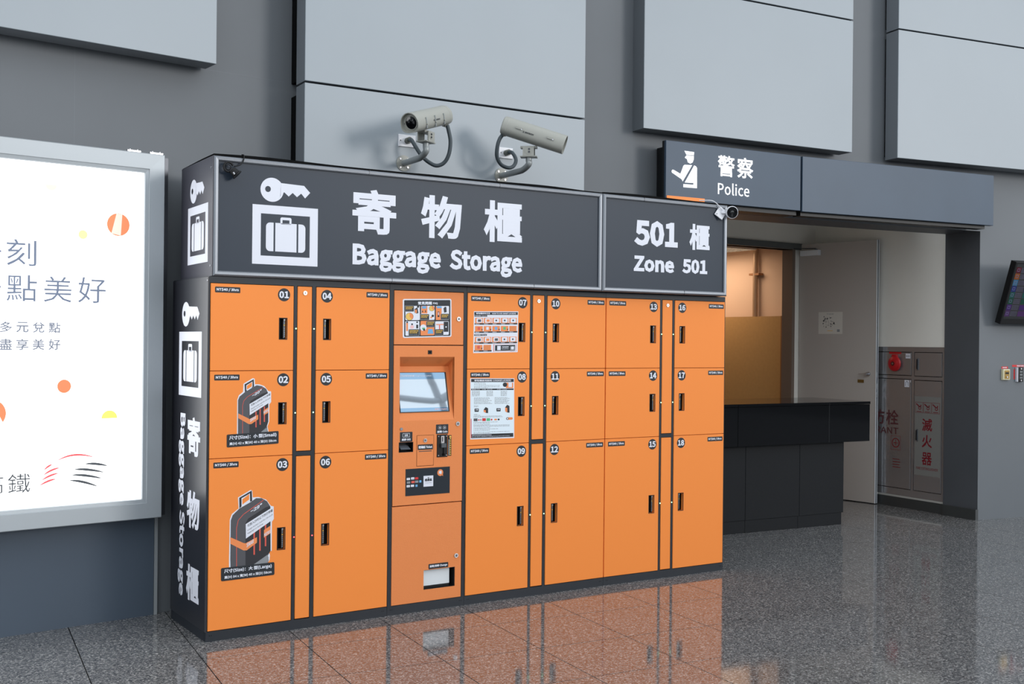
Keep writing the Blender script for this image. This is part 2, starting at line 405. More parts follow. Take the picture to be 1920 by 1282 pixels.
def handle_mesh(x0, x1, z0, z1, strip_right):
    b = MB(); b.box(x0-.002, x1+.002, -.0046, -.003, z0-.002, z0+.0015, PLAST); b.box(x0-.002, x1+.002, -.0046, -.003, z1-.0015, z1+.002, PLAST)
    b.box(x0-.002, x0+.0015, -.0046, -.003, z0, z1, PLAST); b.box(x1-.0015, x1+.002, -.0046, -.003, z0, z1, PLAST)
    b.box(x0+.0005, x1-.0005, .0165, .0178, z0+.0005, z1-.0005, BLACKGAP)
    sx = (x1-.017, x1-.006) if strip_right else (x0+.006, x0+.017)
    b.box(sx[0], sx[1], .006, .016, z0+.006, z1-.004, STEELD)
    n = 9
    for k in range(n):
        zz = z0+.012+(z1-z0-.022)*k/n
        b.box(sx[0]+.003, sx[1]-.003, .003, .006, zz, zz+.006, [YELP, ALU, GREYP][k % 3] if k > 4 else ALU)
    b.box(sx[0]+.002, sx[1]-.001, .002, .006, z1-.012, z1-.005, LALU)
    return b
def luggage_decal(small, parent):
    b = MB()
    if small: g = aff((200, 100), (.146, 1.301), (800, 100), (.345, 1.299), (200, 1000), (.149, 1.018))
    else: g = aff((60, 100), (.112, .731), (600, 100), (.337, .716), (60, 1000), (.116, .374))
    fm = warp(g, front(-.003))
    if small:
        out = [(205, 975), (210, 420), (235, 350), (300, 295), (308, 165), (455, 75), (485, 85), (490, 175), (560, 175), (640, 205), (705, 285), (745, 290), (750, 465), (720, 500), (718, 780), (690, 860), (705, 935), (705, 975)]
        case = [(220, 975), (222, 430), (245, 370), (330, 300), (470, 215), (520, 190), (600, 205), (670, 250), (700, 320), (703, 780), (680, 855), (700, 975)]
        frontp = [(400, 975), (400, 500), (420, 440), (600, 330), (690, 300), (703, 340), (703, 780), (680, 855), (590, 945), (560, 975)]
        hand = [(330, 300), (325, 175), (470, 92), (475, 210), (440, 232), (440, 140), (360, 190), (360, 280)]
        hin = [(352, 270), (352, 190), (450, 130), (450, 215)]
        red = [(292, 960), (292, 520), (312, 440), (370, 375), (620, 225)]
        band = [(225, 640), (225, 715), (390, 815), (430, 815), (540, 740), (540, 665), (400, 735), (380, 720)]
        band2 = [(625, 600), (700, 550), (705, 635), (630, 680)]
        bars = [(505, 620, 865), (572, 580, 825), (640, 540, 780)]
        tg = [(402, 492), (748, 292), (748, 455), (405, 672)]
        box_ = (45, 960, 870, 1165); num = '~20"'; T1 = '尺寸(Size)：小 型(Small)'; T2 = '高(H) 42 x 寬(W) 40 x 深(D) 58cm'
        l1, l2, l3 = '可放入20吋以下行李箱', 'Small locker suit for 20-inch', 'luggage or below'
        sm = (410, 790, 505, 690); er = (628, 660, 700, 580); nm = (440, 385, 595, 290)
        slope = -.58
    else:
        out = [(60, 1040), (60, 940), (70, 430), (95, 360), (180, 290), (172, 150), (330, 55), (352, 65), (358, 150), (430, 145), (530, 180), (590, 260), (625, 268), (628, 430), (603, 465), (600, 840), (565, 850), (578, 900), (572, 960), (545, 1000), (540, 1040)]
        case = [(78, 1040), (75, 930), (82, 440), (105, 375), (190, 290), (330, 210), (400, 160), (470, 160), (540, 200), (583, 270), (585, 840), (550, 900), (560, 960), (540, 1040)]
        frontp = [(265, 1040), (265, 480), (300, 420), (520, 280), (575, 262), (583, 300), (585, 840), (545, 890), (375, 1005), (330, 1040)]
        hand = [(190, 290), (188, 155), (345, 62), (350, 195), (325, 205), (322, 100), (215, 160), (215, 265)]
        hin = [(217, 250), (217, 165), (322, 97), (322, 185)]
        red = [(153, 1030), (153, 540), (175, 440), (240, 365), (495, 185)]
        band = [(75, 652), (75, 735), (240, 825), (280, 825), (410, 730), (410, 660), (265, 735), (240, 730)]
        band2 = [(500, 570), (583, 515), (585, 612), (500, 670)]
        bars = [(375, 600, 880), (448, 550, 830), (520, 505, 775)]
        tg = [(268, 490), (625, 268), (625, 430), (270, 675)]
        box_ = (-40, 1022, 634, 1188); num = '~29"'; T1 = '尺寸(Size)：大 型(Large)'; T2 = '高(H) 84 x 寬(W) 40 x 深(D) 58cm'
        l1, l2, l3 = '可放入29吋以下的行李箱', 'Large locker suit for 29-inch', 'luggage or below'
        sm = (278, 795, 370, 690); er = (503, 660, 583, 545); nm = (328, 355, 475, 245)
        slope = -.62
    b.poly(fm, out, WHITE, .0003); b.poly(fm, case, CASEA, .0005)
    if not small: b.poly(fm, [(375, 1005), (545, 890), (560, 930), (540, 1040), (330, 1040)], GREYP, .0006)
    else: b.poly(fm, [(595, 940), (680, 880), (690, 975), (570, 975)], GREYP, .0006)
    b.poly(fm, frontp, CASEB, .0007); b.poly(fm, hand, CASEB, .0007); b.poly(fm, hin, WHITE, .00075)
    s_ = 9; b.poly(fm, [(x+(s_ if x < (400 if small else 270) else -s_), y+(-s_ if y > (200 if small else 170) else s_)) for x, y in hin], ORANGE, .0008)
    b.line(fm, red, 7, CORAL, .0008)
    for x, y0, y1 in bars: b.line(fm, [(x, y0), (x, y1)], 18, CORAL, .0009)
    b.poly(fm, band, ORP, .0010); b.poly(fm, band2, ORP, .0010)
    sl = lambda x0, y0: (lambda X, Y, h: fm(X, Y+(X-x0)*slope, h))
    def stext(t, x0, yt, x1, yb, m, bold):   # text whose baseline climbs to the right
        f2 = lambda u, v, h: fm(u, -v+(u-x0)*slope, h)
        b.text(f2, t, x0, -yb, x1, -yt, m, .0014, bold)
    stext('SMAR', sm[0], sm[1]-58, sm[2], sm[1]-5, WHITE, .02); stext('KERS', er[0], er[1]-45, er[2], er[1]-3, WHITE, .02)
    stext(num, nm[0], nm[1]-45, nm[2], nm[1], WHITE, .03)
    b.poly(fm, tg, WHITE, .0012)
    X0, X1 = tg[0][0]+22, tg[1][0]-14; Y0 = tg[0][1]
    stext(l1, X0, Y0+5, X1, Y0+42, INK, .01); stext(l2, X0, Y0+68, X1, Y0+95, INK, .005); stext(l3, X0, Y0+110, X0+(X1-X0)*.62, Y0+135, INK, .005)
    x0, y0, x1, y1 = box_; k = (-36/825 if small else -50/634)
    f3 = lambda u, v, h: fm(u, -v+(u-x0)*k+ (30 if small else 60)*0, h)
    oy = 14 if small else 18
    b.rrect(f3, x0, -(y1+oy), x1, -(y0+oy), 18, INK, .0015)
    b.text(f3, T1, x0+38, -(y0+(y1-y0)*.46+oy), x1-36, -(y0+(y1-y0)*.12+oy), WHITE, .0018, .025)
    b.text(f3, T2, x0+42, -(y0+(y1-y0)*.88+oy), x1-38, -(y0+(y1-y0)*.62+oy), WHITE, .0018, .02)
    return b.build('luggage_decal', parent, 'suitcase size sticker on the door')

def key_sheet(parent):
    """poster on door 07"""
    b = MB(); g = aff((150, 370), (.046, 1.678), (865, 385), (.349, 1.679), (155, 1040), (.046, 1.438)); fm = warp(g, front(-.003))
    b.rect(fm, 150, 1040, 865, 372, WHITE, .0003); b.rect(fm, 157, 430, 855, 385, INK, .0006)
    tx_ = lambda t, x0, y0, x1, y1, m, bo=.02: b.text(lambda u, v, h: fm(u, -v, h), t, x0, -y1, x1, -y0, m, .0009, bo)
    tx_('寄物櫃使用方法', 185, 392, 405, 420, WHITE); tx_('HOW TO USE SMART LOCKERS', 440, 397, 828, 420, WHITE)
    for yy, t in ((445, '存放流程  Deposit'), (752, '取物流程  Pick up')):
        b.rrect(fm, 160, yy+14, 362, yy-14, 10, INK, .0006); tx_(t, 170, yy-8, 350, yy+8, WHITE)
    rows = [(478, 5), (610, 5), (785, 5), (912, 2)]
    for r_, (y0, n) in enumerate(rows):
        for c in range(n):
            x0 = 172+c*137; x1 = x0+122
            b.rect(fm, x0-8, y0+108, x1+10, y0+84, INK, .0006); b.rect(fm, x0, y0+86, x1, y0, ORP, .0007)
            k = (r_*5+c) % 5
            if r_ in (0, 2): b.rrect(fm, x0+20, y0+78, x1-14, y0+8, 12, WHITE, .0010)
            if r_ == 0 and k > 1 or r_ == 2 and k > 2: b.disc(fm, (x0+x1)/2, y0+42, 14, INK, .0012, 10)
            elif r_ in (0, 2): b.rect(fm, x0+42, y0+64, x1-30, y0+24, ORP if k == 1 else CASEA, .0012)
            elif r_ == 3 and c == 1 or r_ == 1 and c == 4:
                for q in (1, 2, 3): b.rect(fm, x0+q*30-1, y0+84, x0+q*30+1, y0+2, BROWN, .0009); b.rect(fm, x0+2, y0+q*22+1, x1-2, y0+q*22-1, BROWN, .0009)
            else: b.rect(fm, x0+40, y0+60, x0+80, y0+14, [CORAL, WHITE, BLUEP, GREENP, INK][c], .0009); b.rect(fm, x1-18, y0+70, x1-4, y0+44, INK, .0009)
            tx_('依畫面指示', x0, y0+90, x0+70, y0+103, WHITE, .01)
    b.rect(fm, 470, 1025, 845, 905, CORAL, .0005); b.rect(fm, 480, 1022, 838, 908, WHITE, .0006); b.rect(fm, 495, 1012, 822, 920, INK, .0008)
    b.rect(fm, 530, 1000, 586, 932, WHITE, .0010); tx_('手機掃碼看教學', 605, 942, 715, 962, WHITE); tx_('How to use the locker', 605, 972, 715, 988, WHITE)
    b.rect(fm, 742, 1020, 815, 940, GREYP, .0010); b.disc(fm, 778, 970, 24, WHITE, .0012)
    return b.build('instruction_sheet', parent, 'white how-to sheet with small step pictures')
def rules_sheet(parent):
    b = MB(); g = aff((88, 145), (.028, 1.293), (712, 140), (.328, 1.292), (80, 1008), (.028, .944)); fm = warp(g, front(-.003))
    b.rect(fm, 84, 1008, 706, 143, WHITE, .0003)
    sheet = mat('print_pale_blue', (222, 234, 242), .5); b.rect(fm, 96, 935, 694, 196, sheet, .0005)
    b.rect(fm, 96, 196, 698, 152, INK, .0006); b.rect(fm, 92, 990, 692, 935, INK, .0006); b.rect(fm, 96, 312, 696, 290, INK, .0007)
    tx_ = lambda t, x0, y0, x1, y1, m, bo=.02: b.text(lambda u, v, h: fm(u, -v, h), t, x0, -y1, x1, -y0, m, .0010, bo)
    tx_('寄物櫃使用說明', 140, 162, 385, 188, WHITE); tx_('LUGGAGE LOCKERS', 400, 161, 658, 186, WHITE)
    b.disc(fm, 572, 235, 32, INK, .0008, 18); b.rect(fm, 585, 285, 690, 205, ORP, .0007); b.rect(fm, 622, 270, 672, 206, WHITE, .0009)
    lines = [(135, 208, 295), (135, 226, 305), (135, 244, 500), (135, 264, 500), (135, 280, 330)]
    for y in range(328, 405, 13): lines += [(108, y, 215), (310, y, 400), (512, y, 600)]
    for y in range(420, 515, 14): lines += [(135, y, 330+random.randint(0, 60)), (425, y, 600+random.randint(0, 50))]
    lines += [(135, 533, 200), (135, 548, 195), (135, 655, 185), (135, 668, 225), (130, 683, 520), (130, 696, 540)]
    for y in (768, 783, 803, 815, 830, 850, 866, 884, 908, 924): lines.append((130, y, random.choice((360, 470, 660, 640))))
    for x0, y, x1 in lines:
        x = x0
        while x < x1: 
            ww = random.choice((8, 14, 20, 26)); b.rect(fm, x, y+3, min(x+ww, x1), y-3, GREYP, .0008); x += ww+6
    tx_('費用 FEE    小型  Small          大型  Large', 105, 295, 600, 308, WHITE, .01)
    for x, s in ((270, 0), (575, 28)):
        b.poly(fm, [(x, 590-s), (x+28, 552-s), (x+62, 572-s), (x+62, 640), (x+28, 636), (x, 618)], CASEB, .0009); b.poly(fm, [(x, 592-s), (x+30, 600-s), (x+30, 636), (x, 620)], ORP, .0011)
    for x, t in ((142, '小型'), (450, '大型')): b.rrect(fm, x, 618, x+60, 572, 8, INK, .0008); tx_(t, x+10, 580, x+50, 600, WHITE)
    for x, wd, m in ((130, 55, CASEA), (195, 16, REDP), (222, 16, GREYP), (250, 50, REDP), (310, 50, GREENP), (370, 22, REDP), (420, 38, ORP), (468, 26, INK)): b.rrect(fm, x, 752 if wd > 40 else 745, x+wd, 712 if wd > 40 else 722, 5, m, .0009)
    b.rrect(fm, 590, 742, 684, 706, 15, ORP, .0009); b.disc(fm, 606, 724, 18, INK, .0011, 14); b.disc(fm, 606, 724, 11, WHITE, .0013, 14)
    b.rect(fm, 92, 990, 100, 715, REDP, .0008)
    tx_('請勿存放貴重物品及危險物品', 108, 945, 380, 958, WHITE, .01); tx_('Do not store valuables or dangerous goods in the lockers', 108, 966, 640, 980, WHITE, .01)
    return b.build('rules_sheet', parent, 'white luggage locker rules sheet of small print')

CABL = ['left black and orange locker cabinet with doors 01 to 06 and suitcase stickers',
        None, 'middle black and orange locker cabinet with doors 07 to 12 and two posted sheets',
        'right-hand black and orange locker cabinet with doors 13 to 18']
XS = {0: ((.010, .447), (.470, .549), (.5745, 1.0035)), 2: ((.006, .4325), (.454, .534), (.558, .9935)), 3: ((.003, .4260), (.447, .527), (.5485, .9725))}
def unit_frame(t, W, bars, first, last, seam=None):
    b = MB(); b.box(.002 if not first else 0, W-.001, .022, .571, 0, HT, FRAME)
    b.box(.0008, W-.0008, 0, .022, 0, DB-.003, FRAME); b.box(.0008, W-.0008, 0, .022, DT+.003, HT, FRAME)
    for x0, x1 in bars:
        if x1 > x0: b.box(x0, x1, 0, .022, DB-.003, DT+.003, FRAME)
    for xx in (.02, .03, W-.03, W-.02): b.cyl((xx, -.0008, .030), (xx, .001, .030), .0022, BLACKGAP, 8)
    return b.build('carcass', t)
num = 0
for ui in (0, 2, 3):
    (ax, ay), (cx_, cy_) = UN[ui]; W = math.hypot(cx_-ax, cy_-ay); rz = math.atan2(cy_-ay, cx_-ax)
    t = thing('locker_cabinet', CABL[ui], 'locker', (ax, ay, 0), rz, 'bank of luggage lockers')
    (l0, l1), (p0, p1), (q0, q1) = XS[ui]
    unit_frame(t, W, [(.0008, l0-.003), (l1+.003, p0-.003), (p1+.003, q0-.003), (q1+.003, W-.0008)], ui == 0, ui == 3)
    if ui == 0:
        b = MB(); b.box(-.004, .0, -.001, .571, .05, 1.812, SIDE)
        sm = lambda u, v, h: (-.004-h, -u, v)
        # side graphics, u = -depth
        key = [(-.409, 1.638)]
        def key_icon(b, sm, cu, cv, r, ru, L, k=1.0):
            b.disc(sm, cu, cv, r, WHITE, .0004, 32)
            b.poly(sm, [(cu+r*.75, cv+r*.62), (cu+L, cv+r*.55), (cu+L+r*.55, cv+.0), (cu+L+r*.1, cv-r*.5), (cu+L-r*.25, cv-r*.12), (cu+L-r*.62, cv-r*.45), (cu+L-r*1.0, cv-r*.12), (cu+L-r*1.35, cv-r*.45), (cu+L-r*1.75, cv-r*.12), (cu+L-r*2.1, cv-r*.5), (cu+r*.75, cv-r*.62)], WHITE, .0005)
            b.disc(sm, cu-r*.35, cv+r*.05, r*.24, SIDE, .0008, 18)
        def case_icon(b, sm, u0, v0, u1, v1, bgm):
            b.rect(sm, u0, v0, u1, v1, WHITE, .0004); W_, H_ = u1-u0, v1-v0
            b.rect(sm, u0+W_*.126, v0+H_*.145, u1-W_*.126, v1-H_*.145, bgm, .0006)
            cu0, cu1, cv0, cv1 = u0+W_*.203, u1-W_*.195, v0+H_*.225, v1-H_*.29
            b.rrect(sm, cu0, cv0, cu1, cv1, W_*.06, WHITE, .0008)
            for q in (cu0+(cu1-cu0)*.19, cu0+(cu1-cu0)*.775): b.rect(sm, q, cv0-.001, q+W_*.026, cv1+.001, bgm, .0010)
            m_ = (cu0+cu1)/2
            b.rrect(sm, m_-W_*.085, cv1-.006, m_+W_*.085, cv1+H_*.1, W_*.025, WHITE, .0008); b.rect(sm, m_-W_*.053, cv1, m_+W_*.053, cv1+H_*.055, bgm, .0010)
        key_icon(b, sm, -.345, 1.632, .064, 0, .185)
        case_icon(b, sm, -.455, 1.208, -.086, 1.541, SIDE)
        for ch, v0, v1 in (('寄', .905, 1.104), ('物', .534, .727), ('櫃', .161, .346)): b.text(sm, ch, -.30, v0, -.095, v1, WHITE, .0006, .022)
        b.text(sm, 'Baggage Storage', -.445, .159, -.335, 1.115, WHITE, .0006, .03, rot=-90)
        b.cyl((-.0045, .003, 1.795), (-.007, .003, 1.795), .004, CHROME, 10)
        b.build('side_panel', t, 'black side panel with white baggage storage graphics')
    # centre service strip
    b = MB(); b.box(p0, p1, -.002, .020, .927, DT, ORANGE, bev=.0012); o = b.build('service_panel', t)
    b = MB(); b.cyl((p0+.040, -.006, 1.748), (p0+.040, -.002, 1.748), .011, CHROME, 18); b.box(p0+.038, p0+.042, -.0068, -.006, 1.744, 1.752, PLAST); b.build('cam_lock', o)
    b = MB(); b.box(p0, p1, -.002, .020, DB+.002, .899, ORANGE, bev=.0012); b.build('service_panel', t)
    b = MB(); b.box(p0-.003, p1+.003, 0, .022, .902, .924, FRAME); b.build('crossbar', t)
    rows_ = [(S_1+.0015, DT), (S_2+.0015, S_1-.0015), (DB, S_2-.0015)]
    for side_i, (x0, x1) in enumerate(((l0, l1), (q0, q1))):
        for r_, (z0, z1) in enumerate(rows_):
            num += 1; nm_ = '%02d' % num; hz = ((1.507, 1.615), (1.071, 1.180), (.424, .536))[r_]
            hx = (x1-.077, x1-.036) if side_i == 0 else (x0+.0405, x0+.0815)
            d = door_mesh(x0, x1, z0, z1, hx[0], hx[1], hz[0], hz[1], ORANGE).build('locker_door', t, ('tall' if r_ == 2 else 'square')+' orange locker door numbered '+nm_)
            handle_mesh(hx[0], hx[1], hz[0], hz[1], side_i == 0).build('handle_recess', d)
            fm = front(-.003); b = MB(); bx = x1-.053 if side_i == 0 else x0+.059; bz = z1-.046
            b.disc(fm, bx, bz, .0335, INK, .0004, 32); b.text(fm, nm_, bx-.026, bz-.018, bx+.026, bz+.019, WHITE, .0008, .03); b.build('number_badge', d)
            b = MB(); px = x0+.021 if side_i == 0 else x1-.140; pz = z1-.016-(.001 if r_ else 0)
            b.rrect(fm, px, pz-.029, px+.130, pz, .004, INK, .0004); b.text(fm, 'NT$%d / 3hrs' % (60 if r_ == 2 else 40), px+.008, pz-.0225, px+.122, pz-.0055, WHITE, .0008, .03); b.build('price_sticker', d)
            lx = x1+.0145 if side_i == 0 else x0-.0125; lz = (1.5625, 1.1255, .481)[r_]
            lm = LED_R if num in (3, 6) else LED_G
            b = MB(); b.cyl((lx, -.0012, lz), (lx, .001, lz), .0055, PLAST, 12); b.cyl((lx, -.003, lz), (lx, -.0012, lz), .0036, lm, 12)
            b.build('status_light', t, None)
            if num == 2: luggage_decal(True, d)
            if num == 3: luggage_decal(False, d)
            if num == 7: key_sheet(d)
            if num == 8: rules_sheet(d)

# ------------------------------------------------------------------ payment kiosk
(ax, ay), (cx_, cy_) = UN[1]; W = math.hypot(cx_-ax, cy_-ay); KR = math.atan2(cy_-ay, cx_-ax)
t = thing('payment_kiosk', 'orange payment kiosk with touch screen and coin slot between the locker cabinets', 'kiosk', (ax, ay, 0), KR)
b = MB(); b.box(.001, W-.001, .12, .571, 0, HT, FRAME); b.box(.001, .05, .022, .12, 0, .59, FRAME); b.box(W-.06, W-.001, .022, .12, 0, .59, FRAME); b.box(.001, W-.001, .022, .12, 0, .08, FRAME); b.box(.001, W-.001, .09, .12, .08, .59, FRAME); b.box(.001, W-.001, .022, .12, 1.48, HT, FRAME)
b.box(.001, .05, .022, .12, .59, 1.48, FRAME); b.box(W-.06, W-.001, .022, .12, .59, 1.48, FRAME)
b.box(.0008, W-.0008, 0, .022, 0, DB-.003, FRAME); b.box(.0008, W-.0008, 0, .022, DT+.003, HT, FRAME)
b.box(.0008, .024, 0, .022, DB-.003, DT+.003, FRAME); b.box(.470, W-.0008, 0, .022, DB-.003, DT+.003, FRAME)
for xx in (.02, .03, W-.03, W-.02): b.cyl((xx, -.0008, .030), (xx, .001, .030), .0022, BLACKGAP, 8)
b.build('carcass', t)
KX0, KX1 = .027, .467
def lock(x, z, parent, r=.0125):
    b = MB(); b.cyl((x, -.008, z), (x, -.002, z), r, CHROME, 20); b.cyl((x, -.0095, z), (x, -.008, z), r*.62, ALU, 16); b.box(x-.0015, x+.0015, -.0102, -.0095, z-.005, z+.005, PLAST); return b.build('cam_lock', parent)
b = MB(); b.box(KX0, KX1, -.003, .020, 1.484, 1.7805, ORANGE_K, bev=.0012); d = b.build('upper_door', t); lock(.434, 1.631, d)
# FAQ sheet
b = MB(); g = aff((212, 168), (.078, 1.736), (990, 190), (.386, 1.738), (210, 800), (.080, 1.520)); fm = warp(g, front(-.003)); fv = lambda u, v, h: fm(u, -v, h)
b.rrect(fv, 210, -800, 990, -172, 26, WHITE, .0003); b.rrect(fv, 232, -782, 972, -192, 14, INK, .0005)
b.text(fv, '常見問題', 450, -270, 675, -215, WHITE, .0009, .03); b.text(fv, 'FAQ', 690, -265, 765, -228, WHITE, .0009, .03)
def mini(x0, y0, x1, y1, m=WHITE): b.rrect(fv, x0, -y1, x1, -y0, 14, m, .0008)
def cap(x0, y0, x1, y1):
    b.rrect(fv, x0-6, -y1-6, x1+6, -y0+6, 10, GREYP, .0012); b.rrect(fv, x0, -y1, x1, -y0, 8, INK, .0014)
    b.text(fv, '如何存放行李', x0+10, -(y0+(y1-y0)*.38), x1-10, -(y0+8), YELP, .0017, .02); b.text(fv, '請洽詢客服', x0+10, -(y0+(y1-y0)*.62), x1-25, -(y0+(y1-y0)*.43), YELP, .0017, .02)
    b.text(fv, 'How to use this', x0+10, -(y1-8), x1-20, -(y0+(y1-y0)*.72), GREYP, .0017, .01)
def pie(x, y, r):
    b.disc(fv, x, -y, r, INK, .0012, 26); b.disc(fv, x, -y, r*.93, YELP, .0013, 26); b.disc(fv, x, -y, r*.93, ORP, .0015, 14, -50, 90); b.poly(fv, [(x, -y), (x, -y+r*.93), (x+r*.6, -y-r*.71)], ORP, .0015)
mini(250, 285, 478, 515); cap(246, 285, 380, 372); pie(315, 457, 62); b.poly(fv, [(395, -335), (440, -310), (455, -400), (430, -410), (395, -395)], CASEB, .0012); b.rect(fv, 402, -400, 430, -345, ORP, .0014); b.disc(fv, 450, -297, 18, INK, .0016)
mini(500, 285, 715, 515); b.rect(fv, 505, -410, 598, -285, ORP, .0010); b.rect(fv, 515, -330, 582, -288, BLUEP, .0012); b.rect(fv, 512, -388, 530, -365, INK, .0013); b.rect(fv, 562, -390, 576, -358, INK, .0013); pie(670, 328, 45); cap(488, 425, 622, 510); b.disc(fv, 685, -450, 20, INK, .0012); b.disc(fv, 660, -475, 14, ORP, .0013)
mini(735, 290, 950, 518); b.rect(fv, 735, -518, 828, -300, ORP, .0010); b.rect(fv, 752, -325, 828, -295, BLUEP, .0012); b.rect(fv, 762, -470, 792, -380, INK, .0012); b.rect(fv, 768, -440, 786, -390, PINKP, .0014); b.poly(fv, [(858, -330), (885, -300), (905, -310), (910, -390), (870, -400)], CASEB, .0012); cap(818, 422, 945, 510)
mini(250, 530, 470, 765); b.rect(fv, 262, -690, 290, -560, ORP, .0011); b.disc(fv, 278, -548, 14, INK, .0012); b.disc(fv, 355, -582, 14, INK, .0012); b.disc(fv, 435, -550, 14, INK, .0012); b.disc(fv, 355, -625, 30, PINKP, .0011); b.rect(fv, 420, -650, 452, -590, INK, .0011); cap(305, 668, 462, 765)
mini(490, 530, 710, 765, ORP); b.disc(fv, 532, -640, 52, WHITE, .0011); b.rect(fv, 515, -670, 560, -640, GREENP, .0013); b.rect(fv, 530, -690, 560, -660, INK, .0014); cap(585, 540, 712, 630); b.poly(fv, [(615, -665), (680, -665), (695, -740), (600, -740)], BLUEP, .0012)
mini(725, 540, 945, 765); b.rect(fv, 862, -715, 938, -548, INK, .0011); b.disc(fv, 900, -635, 12, WHITE, .0013); b.rect(fv, 740, -600, 860, -585, ORP, .0011); b.rect(fv, 786, -680, 802, -600, CORAL, .0012); cap(725, 675, 852, 768)
b.build('question_sheet', d, 'small rounded sheet of frequently asked questions')
# main service door with sloping screen bay cut out
b = MB(); X0, X1, Z0, Z1 = KX0, KX1, .598, 1.4790; A0, A1, B0, B1 = .064, .410, 1.063, 1.4165
y0, y1 = -.003, .0195
def ringface(b, m, X0, X1, Z0, Z1, holes):
    # split the plate in a grid around the rectangular holes
    xs = sorted({X0, X1, *[h[0] for h in holes], *[h[1] for h in holes]}); zs = sorted({Z0, Z1, *[h[2] for h in holes], *[h[3] for h in holes]})
    cells_ = {}
    for i in range(len(xs)-1):
        for j in range(len(zs)-1):
            mx_, mz_ = (xs[i]+xs[i+1])/2, (zs[j]+zs[j+1])/2
            cells_[i, j] = not any(h[0] < mx_ < h[1] and h[2] < mz_ < h[3] for h in holes)
    for (i, j), ok in cells_.items():
        if not ok: continue
        a, c, e, f_ = xs[i], xs[i+1], zs[j], zs[j+1]
        b.add([(a, y0, e), (c, y0, e), (c, y0, f_), (a, y0, f_)], [(0, 1, 2, 3)], m); b.add([(a, y1, e), (c, y1, e), (c, y1, f_), (a, y1, f_)], [(3, 2, 1, 0)], m)
        for (di, dj, p, q) in ((-1, 0, (a, e), (a, f_)), (1, 0, (c, f_), (c, e)), (0, -1, (c, e), (a, e)), (0, 1, (a, f_), (c, f_))):
            if not cells_.get((i+di, j+dj), False): b.add([(p[0], y0, p[1]), (q[0], y0, q[1]), (q[0], y1, q[1]), (p[0], y1, p[1])], [(3, 2, 1, 0)], m)
billh = (.064, .149, .892, .944); slots = [(A0, A1, B0, B1), billh]
ringface(b, ORANGE_K, X0, X1, Z0, Z1, slots)
D1, ZD = .066, 1.362
b.add([(A0, y0, B1), (A1, y0, B1), (A1, D1, ZD), (A0, D1, ZD)], [(0, 3, 2, 1)], ORANGE_K)
b.add([(A0, y0, B0), (A1, y0, B0), (A1, D1, ZD), (A0, D1, ZD)], [(0, 1, 2, 3)], ORANGE_K)
b.add([(A1, y0, B0), (A1, y0, B1), (A1, D1, ZD)], [(0, 1, 2)], ORANGE_K); b.add([(A0, y0, B0), (A0, y0, B1), (A0, D1, ZD)], [(2, 1, 0)], ORANGE_K)
for cx0 in (.115, .330):
    for i in range(5):
        for j in range(5):
            if (i-2)**2+(j-2)**2 < 6:
                q = .25+.1*j; xx = cx0+(i-2)*.006; yy = y0+(D1-y0)*q; zz = B1+(ZD-B1)*q
                b.disc(lambda u, v, h, yy=yy, zz=zz: (u, yy-.0006+v*.75, zz-.0006-v*.6), xx, 0, .0014, BROWN, 0, 6)
kd = b.build('service_door', t)
# screen on the slope
sv = Vector((0, D1-y0, ZD-B0)); SL = sv.length; sv.normalize(); sn = Vector((0, -sv.z, sv.y))
def slope(u, v, h): return (u, y0+sv.y*v+sn.y*h, B0+sv.z*v+sn.z*h)
b = MB()
b.add([slope(u, v, h) for h in (.0005, .004) for u, v in ((.072, .045), (.386, .045), (.386, .272), (.072, .272))], [(0, 1, 5, 4), (1, 2, 6, 5), (2, 3, 7, 6), (3, 0, 4, 7), (4, 5, 6, 7)], RUBBER)
SCR = mat('touch_screen', (190, 200, 208), .02, metal=.75, emit=(190, 215, 235), estr=.06); SCRB = mat('touch_screen_bar', (135, 165, 190), .02, metal=.75, emit=(130, 175, 210), estr=.06)
b.rect(slope, .076, .049, .377, .269, SCR, .0045); b.rect(slope, .076, .232, .377, .269, SCRB, .0048); b.rect(slope, .076, .049, .377, .070, SCRB, .0048)
b.text(slope, '歡迎使用智慧寄物櫃  Smart locker system', .083, .246, .290, .256, WHITE, .0052, .01); b.text(slope, '繁體中文 English', .290, .055, .368, .064, PINKP, .0052, .01)
b.build('touch_screen', kd)
b = MB(); b.box(.2385, .2635, -.0048, -.003, 1.4315, 1.453, PLAST); b.cyl((.251, -.006, 1.442), (.251, -.0048, 1.442), .005, GLASSB, 16); b.build('webcam', kd)
lock(.434, 1.037, kd)
b = MB(); b.cyl((.076, -.007, 1.019), (.076, -.003, 1.019), .0085, ALU, 16); b.build('button', kd)
fm = front(-.003)
b = MB(); b.rrect(fm, .068, .947, .146, 1.002, .004, INK, .0005)
b.line(fm, [(.086, .974), (.128, .974), (.128, .994), (.086, .994)], .0018, WHITE, .0008, True); b.text(fm, '100', .096, .978, .118, .990, WHITE, .0009, .03); b.text(fm, '紙鈔 Bill', .080, .954, .134, .967, WHITE, .0009, .03); b.build('bill_sticker', kd)
b = MB(); b.box(.062, .151, -.0035, .045, .890, .8925, PLAST); b.box(.062, .151, -.0035, .045, .9435, .946, PLAST); b.box(.062, .0645, -.0035, .045, .8925, .9435, PLAST); b.box(.1485, .151, -.0035, .045, .8925, .9435, PLAST)
b.box(.064, .149, .040, .045, .892, .944, PLAST); b.add([(.082, .036, .925), (.136, .036, .925), (.140, .004, .905), (.078, .004, .905)], [(3, 2, 1, 0)], mat('smoked_lip', (105, 110, 118), .2)); b.add([(.082, .036, .925), (.136, .036, .925), (.140, .004, .901), (.078, .004, .901)], [(0, 1, 2, 3)], PLAST)
b.build('bill_acceptor', kd)
